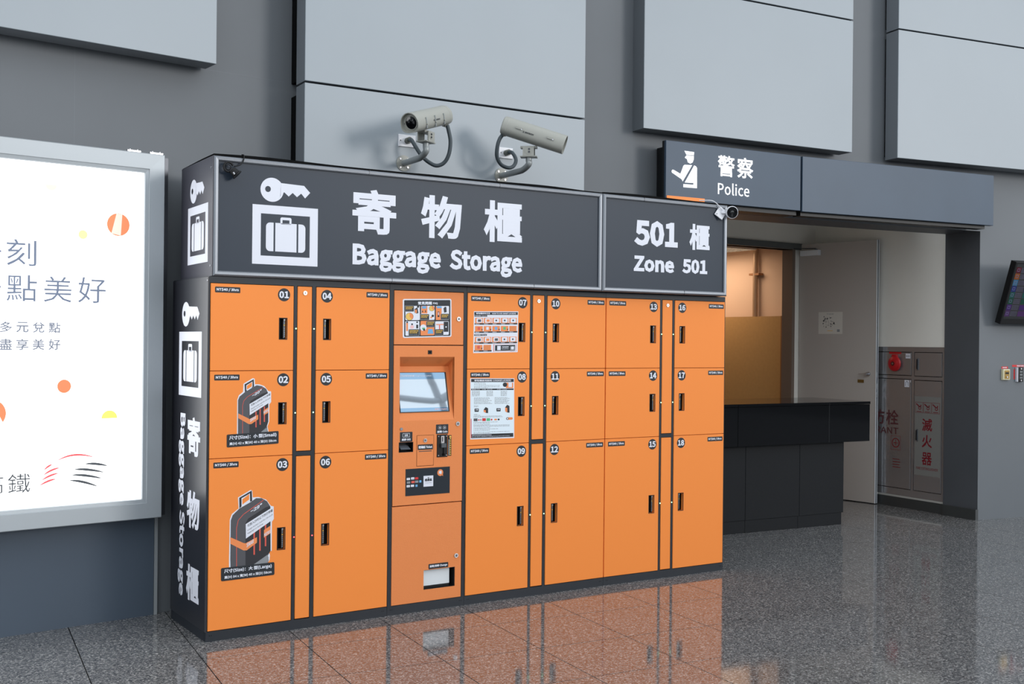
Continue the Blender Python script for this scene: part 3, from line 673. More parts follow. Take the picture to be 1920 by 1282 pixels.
b = MB(); b.box(.1725, .2815, -.0032, -.0028, .8085, .9805, BLACKGAP); b.box(.1745, .2795, -.0045, -.003, .8105, .9785, ORANGE_K, bev=.0008); tf = b.build('ticket_flap', kd)
o = lock(.225, .951, tf, .011)
f5 = front(-.0045)
b = MB(); b.rrect(f5, .179, .899, .275, .929, .003, INK, .0004); b.text(f5, '密碼紙 Ticket', .184, .906, .270, .922, WHITE, .0008, .03); b.box(.186, .267, -.0052, -.0045, .889, .893, STEELD); b.build('ticket_sticker', tf)
b = MB(); b.rrect(fm, .294, .983, .374, 1.037, .004, INK, .0005)
for u, s in ((.319, '50'), (.349, '10')): b.disc(fm, u, 1.018, .0115, GREYP, .0007, 20); b.disc(fm, u, 1.018, .0095, INK, .0009, 20); b.text(fm, s, u-.006, 1.013, u+.006, 1.023, WHITE, .0011, .02)
b.text(fm, '投幣 Coin', .302, .989, .368, 1.002, WHITE, .0009, .03); b.build('coin_sticker', kd)
b = MB(); b.box(.301, .368, -.008, -.003, .853, .980, PLAST, bev=.002)
for u, v in ((.309, .970), (.360, .970), (.309, .863), (.360, .863)): b.cyl((u, -.0095, v), (u, -.008, v), .0032, CHROME, 10)
b.box(.325, .345, -.010, -.008, .932, .972, CHROME); b.box(.331, .336, -.0105, -.010, .940, .966, PLAST); b.box(.322, .352, -.022, -.008, .908, .930, mat('coin_lever_grey', (70, 76, 82), .35)); b.box(.337, .343, -.0092, -.008, .868, .906, BLACKGAP); b.cyl((.340, -.010, .868), (.340, -.008, .868), .008, BLACKGAP, 14)
b.build('coin_acceptor', kd)
b = MB(); b.box(.372, .394, -.0045, -.003, .858, .974, PLAST)
b.box(.376, .380, -.0055, -.0045, .862, .950, LALU)
for k in range(8): b.box(.384, .390, -.0055, -.0045, .862+k*.0125, .870+k*.0125, YELP)
b.cyl((.386, -.006, .965), (.386, -.0045, .965), .006, YELP, 12); b.build('coin_guide', kd)
b = MB(); b.box(.105, .3865, -.0044, -.003, .6475, .797, mat('pay_panel_charcoal', (42, 48, 54), .65, spec=.2), bev=.0008)
g = aff((225, 745), (.105, .797), (852, 713), (.3865, .797), (225, 1130), (.105, .6475))
f6 = front(-.0044); q = lambda x, y: g(x, y)
cards = [('PC', WHITE, 240, 868), ('CB', WHITE, 300, 860), ('', REDP, 355, 860), ('', GREYP, 243, 918), ('', CORAL, 305, 912), ('', GREYP, 357, 908), ('', BLUEP, 415, 905), ('pay', WHITE, 240, 970), ('', WHITE, 297, 965), ('', BLUEP, 362, 965)]
for s, m_, x, y in cards:
    w_ = 46 if m_ is not BLUEP else 30; a_ = q(x, y+34); c_ = q(x+w_, y); b.rrect(f6, a_[0], a_[1], c_[0], c_[1], .002, m_, .0006)
    if s: b.text(f6, s, a_[0]+.004, a_[1]+.005, c_[0]-.004, c_[1]-.005, INK, .0009, .02)
a_, c_ = q(475, 1000), q(612, 838); b.rect(f6, a_[0], a_[1], c_[0], c_[1], WHITE, .0006); b.text(f6, '感應區', a_[0]+.008, a_[1]+.029, c_[0]-.008, a_[1]+.045, INK, .0009, .03); b.text(f6, 'Sensor Area', a_[0]+.010, a_[1]+.018, c_[0]-.010, a_[1]+.024, GREYP, .0009)
mm = ((a_[0]+c_[0])/2, c_[1]-.012); b.poly(f6, [(mm[0]-.007, mm[1]+.004), (mm[0]+.007, mm[1]+.004), (mm[0], mm[1]-.007)], GREYP, .0009)
u_, v_ = q(712, 800); b.disc(f6, u_, v_, .019, ORP, .0006, 22); b.poly(f6, [(u_+.008, v_-.012), (u_+.018, v_-.021), (u_+.017, v_-.006)], ORP, .0006); b.text(f6, '嗶', u_-.009, v_-.009, u_+.009, v_+.010, WHITE, .0009, .03)
b.build('contactless_payment_panel', kd, 'charcoal card payment panel')
# lower door with change bay
b = MB(); Z0, Z1 = DB, .5925; y0, y1 = -.003, .0195
ringface(b, ORANGE_K, KX0-.002, KX1-.002, Z0, Z1, [(.2245, .426, .1175, .2265)])
kl = b.build('lower_door', t); lock(.432, .290, kl)
b = MB(); m_ = mat('change_tray_steel', (222, 226, 228), .5); b.box(.2265, .402, .020, .023, .134, .2245, m_); b.box(.2245, .426, .075, .078, .1175, .2265, STEELD); b.box(.2245, .2265, .0, .078, .1175, .2265, m_); b.box(.424, .426, .0, .078, .1175, .2265, STEELD); b.box(.2245, .426, 0, .078, .2245, .2265, STEELD)
b.box(.2245, .426, 0, .078, .1175, .1195, PLAST); b.box(.2265, .402, .023, .075, .1195, .134, PLAST); b.build('change_tray', kl)
b = MB(); b.rrect(fm, .255, .226+.0035, .382, .258, .004, INK, .0005); b.text(fm, '退幣/找零 Change', .262, .236, .375, .251, WHITE, .0009, .03); b.build('change_sticker', kl)

# the three carcass blocks behind the tray are open, so hollow the kiosk front there
# ------------------------------------------------------------------ header signs
def header(label, a, c, name, first):
    L = math.hypot(c[0]-a[0], c[1]-a[1]); rz = math.atan2(c[1]-a[1], c[0]-a[0])
    t = thing(name, label, 'sign', (a[0], a[1], 0), rz)
    z0, z1 = 1.8175, 2.418
    b = MB(); b.box(.001, L-.001, .012, .56, z0+.001, z1, NAVY if not first else SIDE); b.box(.003, L-.003, .004, .012, z0+.003, z1-.002, NAVY); b.build('sign_box', t)
    # mitred aluminium frame
    w_ = .027; d0, d1 = -.010, .004
    for nm_, P in (('top', [(0, z1), (w_, z1-w_), (L-w_, z1-w_), (L, z1)]), ('bottom', [(0, z0), (L, z0), (L-w_, z0+w_), (w_, z0+w_)]), ('left', [(0, z0), (w_, z0+w_), (w_, z1-w_), (0, z1)]), ('right', [(L, z0), (L, z1), (L-w_, z1-w_), (L-w_, z0+w_)])):
        n = len(P); b = MB(); cxm = sum(p[0] for p in P)/n; czm = sum(p[1] for p in P)/n
        # outer edge lower, rounded ridge in the middle
        isout = lambda p: p[0] in (0, L) or p[1] in (z0, z1)
        def lerp(p): return p
        out = [p for p in P if (p[0] in (0, L) and p[1] in (z0, z1))]; inn = [p for p in P if p not in out]
        out.sort(); inn.sort()
        prof = [(0, .004), (.06, -.004), (.35, -.010), (.8, -.0085), (1, -.003), (1, .004)]
        vs = []
        for s_, y_ in prof:
            for k in (0, 1): vs.append((out[k][0]+(inn[k][0]-out[k][0])*s_, y_, out[k][1]+(inn[k][1]-out[k][1])*s_))
        fs = [(2*k, 2*k+1, 2*k+3, 2*k+2) for k in range(len(prof)-1)]
        if nm_ in ('top', 'right'): fs = [f[::-1] for f in fs]
        if nm_ == 'right': fs = [f[::-1] for f in fs]
        b.add(vs, fs, ALU)
        if nm_ in ('top', 'bottom') :
            for sx in ([.84, 1.66] if first and nm_ == 'top' else [.98, 1.9] if first else [.32 if nm_ == 'top' else .65]):
                zz = z1-w_ if nm_ == 'top' else z0; b.box(sx, sx+.0015, -.0106, -.004, zz+.001, zz+w_-.001, STEELD)
        b.build('frame_rail', t)
    # loose black cover film along the top edge
    b = MB(); n = 40; vs = []
    for i in range(n+1):
        x = L*i/n; zz = z1+.004+.007*abs(math.sin(x*2.6+.4))+.003*math.sin(x*7); vs += [(x, -.006, z1-.002), (x, -.006, zz), (x, .2, zz), (x, .555, z1+.001)]
    fs = []
    for i in range(n): o = i*4; fs += [(o, o+4, o+5, o+1), (o+1, o+5, o+6, o+2), (o+2, o+6, o+7, o+3)]
    b.add(vs, fs, BLACKGAP, True); b.build('cover_film', t)
    return t, L
H1 = header('long dark BAGGAGE STORAGE header sign with key and suitcase pictograms above the lockers', (.018, -.002), (2.415, -.079), 'header_sign', True)[0]
fm = front(.004)
b = MB(); key_icon(b, fm, .304, 2.270, .0615, 0, .172); b.disc(fm, .282, 2.272, .015, NAVY, .0010, 18); b.build('key_pictogram', H1)
b = MB(); case_icon(b, fm, .202, 1.888, .554, 2.190, NAVY); b.build('suitcase_pictogram', H1)
for ch, u0, u1 in (('寄', .749, 1.007), ('物', 1.158, 1.416), ('櫃', 1.561, 1.821)): b = MB(); b.text(fm, ch, u0, 2.077, u1, 2.316, WHITE, .0006, .021); b.build('chinese_character', H1)
for ch, u0, u1 in (('Baggage', .752, 1.285), ('Storage', 1.341, 1.824)): b = MB(); b.text(fm, ch, u0, 1.876, u1, 2.021, WHITE, .0006, .034); b.build('english_word', H1)
b = MB(); HS = mat('header_side_charcoal', (66, 66, 75), .4); b.box(-.003, 0, .0, .56, 1.8180, 2.416, HS); sm = lambda u, v, h: (-.003-h, -u, v)
key_icon(b, sm, -.333, 2.272, .062, 0, .158); case_icon(b, sm, -.432, 1.892, -.073, 2.191, HS)
for zz in (2.36, 1.87): b.cyl((-.003, .025, zz), (-.0055, .025, zz), .006, CHROME, 12)
b.build('side_panel', H1, 'black side face with key and suitcase pictograms')
H2 = header('short dark ZONE 501 header sign at the right end above the lockers', (2.4155, -.079), (3.430, -.119), 'header_sign', False)[0]
for ch, u0, v0, u1, v1, nm_ in (('501', .250, 2.113, .601, 2.277, 'large_number'), ('櫃', .698, 2.110, .871, 2.278, 'chinese_character'), ('Zone', .249, 1.952, .573, 2.051, 'english_word'), ('501', .640, 1.955, .852, 2.049, 'small_number')):
    b = MB(); b.text(fm, ch, u0, v0, u1, v1, WHITE, .0006, .021 if ch == '櫃' else .036); b.build(nm_, H2)

# small cameras on the headers
H1A = math.atan2(-.077, 2.397)
t = thing('web_camera', 'small black round camera dangling at the top left corner of the long header sign', 'camera', (.018, -.002, 0), H1A)
b = MB(); rg = [(.066+.0235*math.cos(R(a)), -.030, 2.360+.0235*math.sin(R(a))) for a in range(20, 360, 20)]; b.tube(rg, .0055, PLAST, 10, 2); b.tube([(.066+.013*math.cos(R(a)), -.027, 2.360+.013*math.sin(R(a))) for a in range(0, 361, 24)], .0025, PLAST, 8, 1); b.build('mount_ring', t)
b = MB(); b.lathe((.088, -.035, 2.342), (.75, -.25, -.75), [(-.012, .004), (-.010, .016), (.006, .020), (.020, .021), (.024, .027), (.030, .027), (.031, .004)], PLAST, 24); b.build('camera_body', t)
b = MB(); b.cyl((.082, -.058, 2.332), (.088, -.060, 2.322), .004, CHROME, 10); b.build('thumb_screw', t)
b = MB(); b.tube([(.096, -.030, 2.366), (.128, -.020, 2.378), (.146, -.016, 2.400), (.150, -.012, 2.428), (.150, .02, 2.436)], .003, PLAST, 8); b.build('cable', t)
H2A = math.atan2(-.04, 1.0145)
t = thing('security_camera', 'small white round camera at the right end of the ZONE 501 sign', 'camera', (2.4155, -.079, 0), H2A)
b = MB(); mx = Matrix.Translation((.948, -.014, 2.362)) @ Matrix.Rotation(R(38), 4, 'Y') @ Matrix.Rotation(R(-18), 4, 'Z')
b.box(-.032, .032, -.003, .003, -.036, .036, WPL, mx=mx, bev=.002)
for q_ in ((-.02, -.024), (.02, .024)): p = mx @ Vector((q_[0], -.004, q_[1])); b.cyl(p, p+Vector((0, -.002, 0)), .004, ALU, 8)
b.build('mount_plate', t)
b = MB(); b.tube([(.950, -.018, 2.362), (.975, -.040, 2.362), (1.000, -.050, 2.364)], .008, WPL, 10); b.build('ball_arm', t)
c0 = Vector((1.004, -.052, 2.366)); dd = Vector((-.35, -.9, -.12)).normalized()
b = MB(); b.lathe(c0, dd, [(-.012, .002), (-.010, .030), (.0, .040), (.018, .041), (.022, .037)], WPL, 30); b.build('camera_body', t)
b = MB(); b.lathe(c0, dd, [(.022, .037), (.0225, .030), (.021, .012), (.024, .008), (.025, .001)], GLASSB, 28); b.build('lens', t, 'black glass lens')
b = MB(); b.tube([(.955, -.020, 2.380), (.925, -.022, 2.405), (.900, -.018, 2.425), (.865, -.012, 2.437), (.80, .03, 2.437)], .003, WPL, 8); b.build('cable', t, 'white cable')

# ------------------------------------------------------------------ CCTV cameras on the panel
def cctv(label, fl, elbow_off, top, br, rear, fr, plate, hose, clips, side_text, tag_label=False):
    t = thing('cctv_camera', label, 'camera', fl, 0, 'wall cctv cameras above the lockers')
    L = lambda p: Vector(p)-Vector(fl)
    n = Vector((-.052, -.9986, 0))
    b = MB(); b.cyl((0, 0, 0), n*.008, .047, CCTV, 28)
    for k in range(4):
        a = R(45+90*k); p = Vector((math.cos(a)*.034, math.cos(a)*-.0018, math.sin(a)*.034))+n*.008; b.cyl(p, p+n*.004, .006, CHROME, 8)
    b.build('wall_flange', t)
    e = n*elbow_off; tp = L(top)
    b = MB(); b.tube([n*.005, n*.06, n*(elbow_off*.55), n*(elbow_off*.80)+Vector((0, 0, .004)), e+Vector((0, 0, .028)), Vector((e.x, e.y, tp.z-.02)), Vector((e.x, e.y, tp.z))], .0185, CCTVA, 16); b.build('bracket_arm', t)
    ax = (Vector(fr)-Vector(rear)).normalized(); ctr = (Vector(fr)+Vector(rear))/2-Vector(fl)
    hz = Vector((ax.x, ax.y, 0)).normalized(); sd = Vector((-hz.y, hz.x, 0)); bt = Vector((e.x, e.y, tp.z))
    m3 = Matrix((( hz.x, sd.x, 0, bt.x), (hz.y, sd.y, 0, bt.y), (0, 0, 1, bt.z), (0, 0, 0, 1)))
    b = MB(); b.box(-.05, .05, -.035, .035, 0, .006, CCTV, mx=m3)
    for s_ in (-1, 1): b.box(-.034, .034, s_*.034-.003, s_*.034+.003, .004, .062, CCTV, mx=m3)
    for s_ in (-1, 1):
        for zz in (.028, .045):
            p = m3 @ Vector((0.005, s_*.038, zz)); b.cyl(p, m3 @ Vector((.005, s_*.042, zz)), .006, STEELD, 8)
        b.cyl(m3 @ Vector((0, s_*.036, .036)), m3 @ Vector((0, s_*.0385, .036)), .022, CCTV, 18)
    b.box(-.05, .05, -.022, .022, .054, .066, CCTV, mx=m3); b.build('pivot_bracket', t)
    # housing: rounded hood over a squarer lower half
    h = (Vector(fr)-Vector(rear)).length/2; upv = ax.cross(sd); 
    if upv.z < 0: upv = -upv
    def sec(d, s_, inner=0):
        out = []
        for k in range(32):
            a = 2*math.pi*k/32; x = math.cos(a); z = math.sin(a); rx, rz_ = .058*s_, .060*s_
            if z < 0: e_ = .72; x = math.copysign(abs(x)**e_, x); z = math.copysign(abs(z)**e_, z)*.88
            out.append(ctr + ax*d + sd*(x*rx) + upv*(z*rz_))
        return out
    def loft(b, ss, m):
        vs = [p for s_ in ss for p in s_]; n_ = 32
        for k in range(len(ss)-1): b.add(vs[k*n_:(k+2)*n_], [(i, (i+1) % n_, n_+(i+1) % n_, n_+i) for i in range(n_)], m, True)
    b = MB(); loft(b, [sec(-h+.03, 1), sec(h, 1.0)], CCTV); loft(b, [sec(h, 1.0), sec(h, .93)], CCTV); loft(b, [sec(h, .93), sec(h-.025, .92)], CCTV)
    o = b.build('housing', t)
    b = MB(); loft(b, [sec(-h, .90), sec(-h+.006, .99), sec(-h+.032, 1.02), sec(-h+.034, .99)], CCTV); b.add(sec(-h, .90), [tuple(range(32))], CCTV); b.build('rear_cap', t)
    b = MB(); b.add(sec(h-.022, .925), [tuple(range(32))], CCTV)
    for s_ in (-1, 1): p = ctr+ax*(h-.022)+sd*s_*.043; b.cyl(p, p+ax*.003, .004, STEELD, 8)
    b.build('front_plate', t)
    b = MB(); p = ctr+ax*(h-.022)+upv*.002; b.lathe(p, ax, [(0, .041), (.005, .041), (.005, .037), (.001, .036)], CCTV, 24); b.lathe(p, ax, [(.001, .037), (.0015, .022), (.003, .010), (.003, .0005)], GLASSB, 24); b.build('lens_window', t, 'black lens window')
    # latch clips on the side towards the viewer
    vs_ = -1 if sd.y > 0 else 1
    for c_ in clips:
        b = MB(); p = ctr+ax*(c_*h)+sd*vs_*.0575+upv*(-.012 if not tag_label else .006)
        mxc = Matrix((( ax.x, sd.x*vs_, upv.x, p.x), (ax.y, sd.y*vs_, upv.y, p.y), (ax.z, sd.z*vs_, upv.z, p.z), (0, 0, 0, 1)))
        if tag_label: b.box(-.020, .020, -.002, .007, -.006, .006, CCTV, mx=mxc); b.cyl(mxc @ Vector((.018, .002, -.004)), mxc @ Vector((.018, .009, -.004)), .004, CHROME, 8)
        else: b.box(-.003, .003, -.004, .004, -.004, .032, CCTVA, mx=mxc); b.cyl(mxc @ Vector((0, 0, -.006)), mxc @ Vector((0, .008, -.006)), .005, CCTV, 8); b.box(-.003, .003, -.012, .002, -.030, -.008, CCTVA, mx=mxc)
        b.build('latch', t)
    b = MB(); base = ctr+ax*(side_text*h)+sd*vs_*.0592+upv*(-.006)
    ru = ax if (ax.x > 0) else -ax
    f_ = lambda u, v, hh: tuple(base+ru*u+upv*v+sd*vs_*hh)
    b.text(f_, 'BOSCH', -.022, -.0045, .030, .0045, INK, .0015, .04); b.disc(f_, -.032, 0, .0055, INK, .0015, 16); b.disc(f_, -.032, 0, .0042, CCTV, .002, 16); b.rect(f_, -.0335, -.004, -.0305, .004, INK, .0023)
    b.build('maker_lettering', t)
    # junction plate and hose
    pc, pw, ph = plate; P = L(pc); b = MB(); mxp = Matrix.Translation(P) @ Matrix.Rotation(math.atan2(-.1, 1.925), 4, 'Z')
    b.box(-pw/2, pw/2, -.010, .0, -ph/2, ph/2, WPL, mx=mxp, bev=.002)
    for s_ in (-1, 1): b.cyl(mxp @ Vector((s_*(pw/2-.012), -.012, 0)), mxp @ Vector((s_*(pw/2-.012), -.010, 0)), .004, STEELD, 8)
    b.cyl(mxp @ Vector((0, -.010, 0)), mxp @ Vector((0, -.045, 0)), .019, mat('grey_gland', (92, 94, 86), .5), 14); b.build('junction_plate', t)
    b = MB(); b.tube([L(p) for p in hose], .0115, CONDUIT, 14, 8); b.build('hose', t, 'dark grey flexible hose')
    rp = L(hose[-1]); b = MB(); b.cyl(rp, ctr-ax*(h-.03)-upv*.045, .016, CCTV, 14); b.build('cable_gland', t)
    return t
cctv('grey tube CCTV camera on the left, its lens turned to the left', (1.325, .454, 2.563), .30, (1.31, .154, 2.640), None, (1.484, .245, 2.833), (1.150, .062, 2.717),
     ((1.344, .453, 2.697), .112, .072),
     [(1.340, .408, 2.697), (1.330, .364, 2.688), (1.34, .333, 2.646), (1.371, .311, 2.591), (1.409, .289, 2.554), (1.447, .267, 2.537), (1.484, .245, 2.556), (1.503, .224, 2.605), (1.507, .214, 2.678), (1.493, .215, 2.745), (1.483, .215, 2.772)], (.55, .05, -.45), -.05)
cctv('grey tube CCTV camera on the right, pointing down to the right', (1.999, .419, 2.546), .33, (1.982, .09, 2.615), None, (1.85, .177, 2.806), (2.135, -.065, 2.682),
     ((2.028, .417, 2.690), .099, .068),
     [(2.025, .372, 2.690), (2.025, .335, 2.682), (2.022, .288, 2.634), (1.994, .269, 2.59), (1.943, .251, 2.57), (1.878, .235, 2.581), (1.835, .217, 2.625), (1.826, .197, 2.685), (1.837, .187, 2.729), (1.860, .180, 2.760)], (-.45, .55), -.12, True)

# ------------------------------------------------------------------ illuminated advertisement
LR = R(5.2)
t = thing('advert_light_box', 'large bright white backlit poster box in a silver frame at the left', 'light box', (-.062, .5387, 0), LR)
b = MB(); b.box(-2.3, .036, .05, .155, .556, 2.474, STEELD); b.build('housing', t, 'dark metal housing behind the frame')
XLB = -2.3
def rail(P, out_, nm_):
    b = MB(); P = P; vs = []
    prof = [(0, .03), (0, .006), (.04, 0), (.78, .004), (.80, .010), (.97, .013), (1, .022)]
    for s_, y_ in prof:
        for k in (0, 1): vs.append((P[k][0]+(P[3-k][0]-P[k][0])*s_, y_, P[k][1]+(P[3-k][1]-P[k][1])*s_))
    b.add(vs, [(2*k, 2*k+1, 2*k+3, 2*k+2) for k in range(len(prof)-1)], LALU); return b.build('frame_rail', t)
w_ = .105; T, B = 2.482, .551
rail([(XLB, T), (0, T), (-w_, T-w_), (XLB+w_, T-w_)], 1, 'top'); rail([(0, B), (XLB, B), (XLB+w_, B+w_), (-w_, B+w_)], 1, 'bottom')
rail([(0, T), (0, B), (-w_, B+w_), (-w_, T-w_)], 1, 'right'); rail([(XLB, B), (XLB, T), (XLB+w_, T-w_), (XLB+w_, B+w_)], 1, 'left')
for x in (-.165, -.045):
    b = MB(); b.box(x-.035, x+.035, .006, .022, T, T+.008, CHROME); b.cyl((x-.02, .014, T+.008), (x-.02, .014, T+.014), .005, CHROME, 8); b.cyl((x+.02, .014, T+.008), (x+.02, .014, T+.014), .005, CHROME, 8); b.build('hinge_bracket', t)
b = MB(); b.box(XLB+.09, -.094, .022, .05, B+.094, T-.094, LBW); fm = front(.022)
tz = lambda s, u0, v0, u1, v1, m, bo=-.004: b.text(fm, s, u0, v0, u1, v1, m, .0008, bo)
tz('每', -1.11, 1.857, -.975, 1.987, LBT); tz('一', -.945, 1.918, -.809, 1.928, LBT); tz('刻', -.784, 1.857, -.645, 1.987, LBT)
tz('多', -1.11, 1.682, -.975, 1.812, LBT); tz('一', -.945, 1.744, -.809, 1.754, LBT); tz('點', -.783, 1.682, -.641, 1.812, LBT); tz('美', -.608, 1.682, -.472, 1.811, LBT); tz('好', -.441, 1.683, -.301, 1.814, LBT)
for i, ch in enumerate('多元兌點'): tz(ch, -.813+i*.0765, 1.527, -.813+i*.0765+.058, 1.580, LBT2, .012)
for i, ch in enumerate('盡享美好'): tz(ch, -.813+i*.0765, 1.441, -.813+i*.0765+.058, 1.496, LBT2, .012)
b.disc(fm, -.239, 2.095, .059, LBO, .0006, 36); b.poly(fm, [(-.249, 2.153), (-.219, 2.150), (-.226, 2.038), (-.275, 2.048)], LBOP, .0009)
b.disc(fm, -.419, 2.031, .023, LBYP, .0006, 24); b.disc(fm, -.577, 2.270, .028, LBOP, .0006, 20, 180, 360); b.disc(fm, -.505, 1.258, .034, LBO, .0006, 28)
b.disc(fm, -.276, 1.088, .041, LBY, .0006, 24, 0, 180); b.disc(fm, -.85, 1.130, .070, LBO, .0006, 30, -38, 90)
tz('台灣高', -1.05, .740, -.790, .828, LBK, .0); tz('鐵', -.768, .735, -.664, .830, LBK, .0)
def stroke(p0, p1, p2, w0, m):
    n = 14; up_ = []; dn = []
    for i in range(n+1):
        s_ = i/n; x = (1-s_)**2*p0[0]+2*s_*(1-s_)*p1[0]+s_*s_*p2[0]; y = (1-s_)**2*p0[1]+2*s_*(1-s_)*p1[1]+s_*s_*p2[1]; ww = w0*math.sin(math.pi*s_)**.7/2+.0004
        up_.append((x, y+ww)); dn.append((x, y-ww))
    b.poly(fm, dn+up_[::-1], m, .0008)
stroke((-.538, .882), (-.455, .930), (-.349, .889), .009, LBR)
for a_, m_, c_ in (((-.398, .859), (-.34, .860), (-.283, .842)), ((-.452, .834), (-.39, .835), (-.301, .810)), ((-.463, .806), (-.40, .806), (-.309, .778)), ((-.475, .780), (-.41, .775), (-.331, .738))): stroke(a_, m_, c_, .012, LBK)
for a_, m_, c_ in (((-.600, .840), (-.58, .860), (-.559, .866)), ((-.601, .815), (-.57, .840), (-.522, .848)), ((-.610, .790), (-.57, .815), (-.530, .820)), ((-.620, .764), (-.58, .788), (-.540, .792))): stroke(a_, m_, c_, .010, LBR)
b.build('poster_screen', t, 'white glowing poster face with dots and lettering')

# ------------------------------------------------------------------ police sign fascia
t = thing('police_sign', 'blue-grey POLICE sign with white officer pictogram over the alcove', 'sign', (3.481, .543, 0), R(-4.96))
b = MB(); b.box(0, 1.280, 0, .02, 2.532, 2.951, PSIGN, bev=.002); b.box(-.000, 1.280, .02, .045, 2.532, 2.951, RUBBER); b.box(.06, 1.28, .045, .19, 2.50, 2.925, RUBBER); b.build('sign_panel', t)
fm = front(0); b = MB()
b.poly(fm, [(.162, 2.890), (.251, 2.888), (.249, 2.864), (.181, 2.862)], POLWH)
b.poly(fm, [(.181, 2.858), (.249, 2.860), (.248, 2.835), (.238, 2.812), (.217, 2.801), (.194, 2.810), (.186, 2.832), (.170, 2.838), (.168, 2.844)], POLWH)
b.poly(fm, [(.167, 2.790), (.234, 2.792), (.150, 2.668), (.140, 2.683), (.053, 2.724), (.050, 2.736), (.057, 2.745), (.068, 2.745), (.129, 2.722), (.148, 2.765), (.155, 2.782)], POLWH)
b.poly(fm, [(.252, 2.792), (.268, 2.788), (.279, 2.775), (.280, 2.629), (.156, 2.627), (.156, 2.650), (.247, 2.652), (.247, 2.664), (.168, 2.662)], POLWH)
b.build('officer_pictogram', t)
b = MB(); b.text(fm, '警', .469, 2.734, .629, 2.889, POLWH, .0006, .012); b.text(fm, '察', .651, 2.736, .807, 2.889, POLWH, .0006, .012); b.build('chinese_lettering', t)
b = MB(); b.text(fm, 'Police', .472, 2.600, .771, 2.689, POLWH, .0006, .008); b.build('english_lettering', t)
b = MB(); b.box(.008, .349, -.004, 0, 2.533, 2.558, mat('safety_orange', (250, 140, 50), .5)); b.build('orange_strip', t)
t = thing('fascia_panel', 'blank blue-grey fascia panel to the right of the police sign', 'panel', (4.764, .431, 0), R(-8.65))
b = MB(); b.box(.010, 2.053, 0, .02, 2.527, 2.951, PSIGN, bev=.002); b.box(.010, 2.05, .02, .045, 2.527, 2.951, RUBBER); b.build('face_plate', t)
b = MB(); b.box(.03, 2.0, .045, .135, 2.50, 2.925, RUBBER); b.build('mounting_box', t)

# ------------------------------------------------------------------ door leaf, standing open
hx_, hy_ = 6.772, 2.228; fx, fy = 6.886, 1.379; LL = math.hypot(fx-hx_, fy-hy_); rz = math.atan2(fy-hy_, fx-hx_)
# local x from hinge to free edge, visible face is -y (towards viewer's side)
b = MB(); b.box(0, LL, 0, .034, .008, 2.505, DOORG, bev=.001); d = struct(b.build('door_1', loc=(hx_, hy_, 0), rz=rz))
EDG = mat('bright_edge', (232, 236, 240), .5)  # near white puts caught light into the silver strips; the closer is white
b = MB(); b.box(LL, LL+.004, -.004, .008, .008, 2.505, EDG); b.box(LL, LL+.002, .008, .026, .008, 2.505, RUBBER); b.box(LL, LL+.004, .026, .036, .008, 2.505, EDG)
for z in (1.01, 1.09, 1.2): b.box(LL+.001, LL+.005, .012, .024, z, z+.05, CHROME)
b.build('edge_strip', d)
b = MB(); b.box(.035, .245, -.045, 0, 2.388, 2.440, EDG, bev=.004); b.cyl((.205, -.02, 2.440), (.205, -.02, 2.452), .014, ALU, 12); b.tube([(.205, -.02, 2.455), (-.05, -.14, 2.462), (-.16, -.20, 2.462)], .005, STEELD, 8, 1); b.build('door_closer', d)
b = MB(); b.cyl((LL-.08, -.05, 1.23), (LL-.08, 0, 1.23), .012, CHROME, 12); b.cyl((LL-.08, -.008, 1.23), (LL-.08, 0, 1.23), .024, CHROME, 16); b.box(LL-.15, LL-.07, -.056, -.044, 1.225, 1.237, CHROME); b.build('door_handle', d)
b = MB(); b.box(LL-.19, LL-.125, -.004, 0, 1.145, 1.175, mat('aged_brass', (140, 112, 60), .4, metal=.8)); b.build('lock_plate', d)
b = MB(); P0, P1, Q0, Q1 = .228, .496, 1.611, 1.826; fm = front(0); b.rect(fm, P0, Q0, P1, Q1, mat('paper', (214, 209, 200), .8), .0008)
random.seed(3)
for k in range(46):
    u = P0+.045+random.random()*.13; v = Q0+.055+random.random()*.11; b.rect(fm, u, v, u+random.choice((.003, .016, .008)), v+random.choice((.003, .012, .004)), CASEB, .0011)
b.text(fm, '平面圖', P0+.09, Q1-.026, P1-.10, Q1-.014, GREYP, .0011); b.rect(fm, P1-.06, Q0+.02, P1-.03, Q0+.045, GREYP, .0011); b.rect(fm, P0+.1, Q0+.028, P0+.16, Q0+.034, YELP, .0011)
b.build('floor_plan_sheet', d)
b = MB(); b.cyl((-1.52, -.035, 2.42), (-1.52, 0, 2.42), .012, BROWN, 10); b.cyl((-1.52, -.05, 2.42), (-1.52, -.035, 2.42), .018, CHROME, 12)
o = b.build('door_stop', side)
# inner room things
b = MB(); b.tube([(6.955, 3.0, 0.001), (6.955, 3.0, 2.53)], .028, mat('pipe_paint', (176, 150, 124), .4, metal=.3), 14, 1); b.box(6.93, 7.0, 2.93, 3.07, 2.24, 2.262, BROWN); tag(b.build('pipe'), 'vertical painted pipe on the peach wall of the lit back room', 'pipe')
t = thing('partition', 'mustard-coloured half-height partition screen in the lit back room', 'partition', (6.83, 2.5, 0), 0)
b = MB(); b.box(0, .05, .02, 3.0, 0.001, 1.795, OCHRE); b.build('partition_board', t)
b = MB(); b.box(-.002, .055, 0, .02, 0.001, 1.797, BROWN); b.build('end_post', t)
t = thing('ceiling_light', 'louvred ceiling light in the back room, seen over the locker end', 'light', (6.53, 3.52, 2.535), 0)
b = MB(); b.box(-.25, .35, -.6, .6, -.012, -.001, mat('warm_diffuser', (255, 240, 220), .5, emit=(255, 215, 175), estr=3.2)); b.build('diffuser', t)
b = MB()
for k in range(13): b.box(-.25+k*.05-.004, -.25+k*.05+.004, -.6, .6, -.030, -.012, LALU)
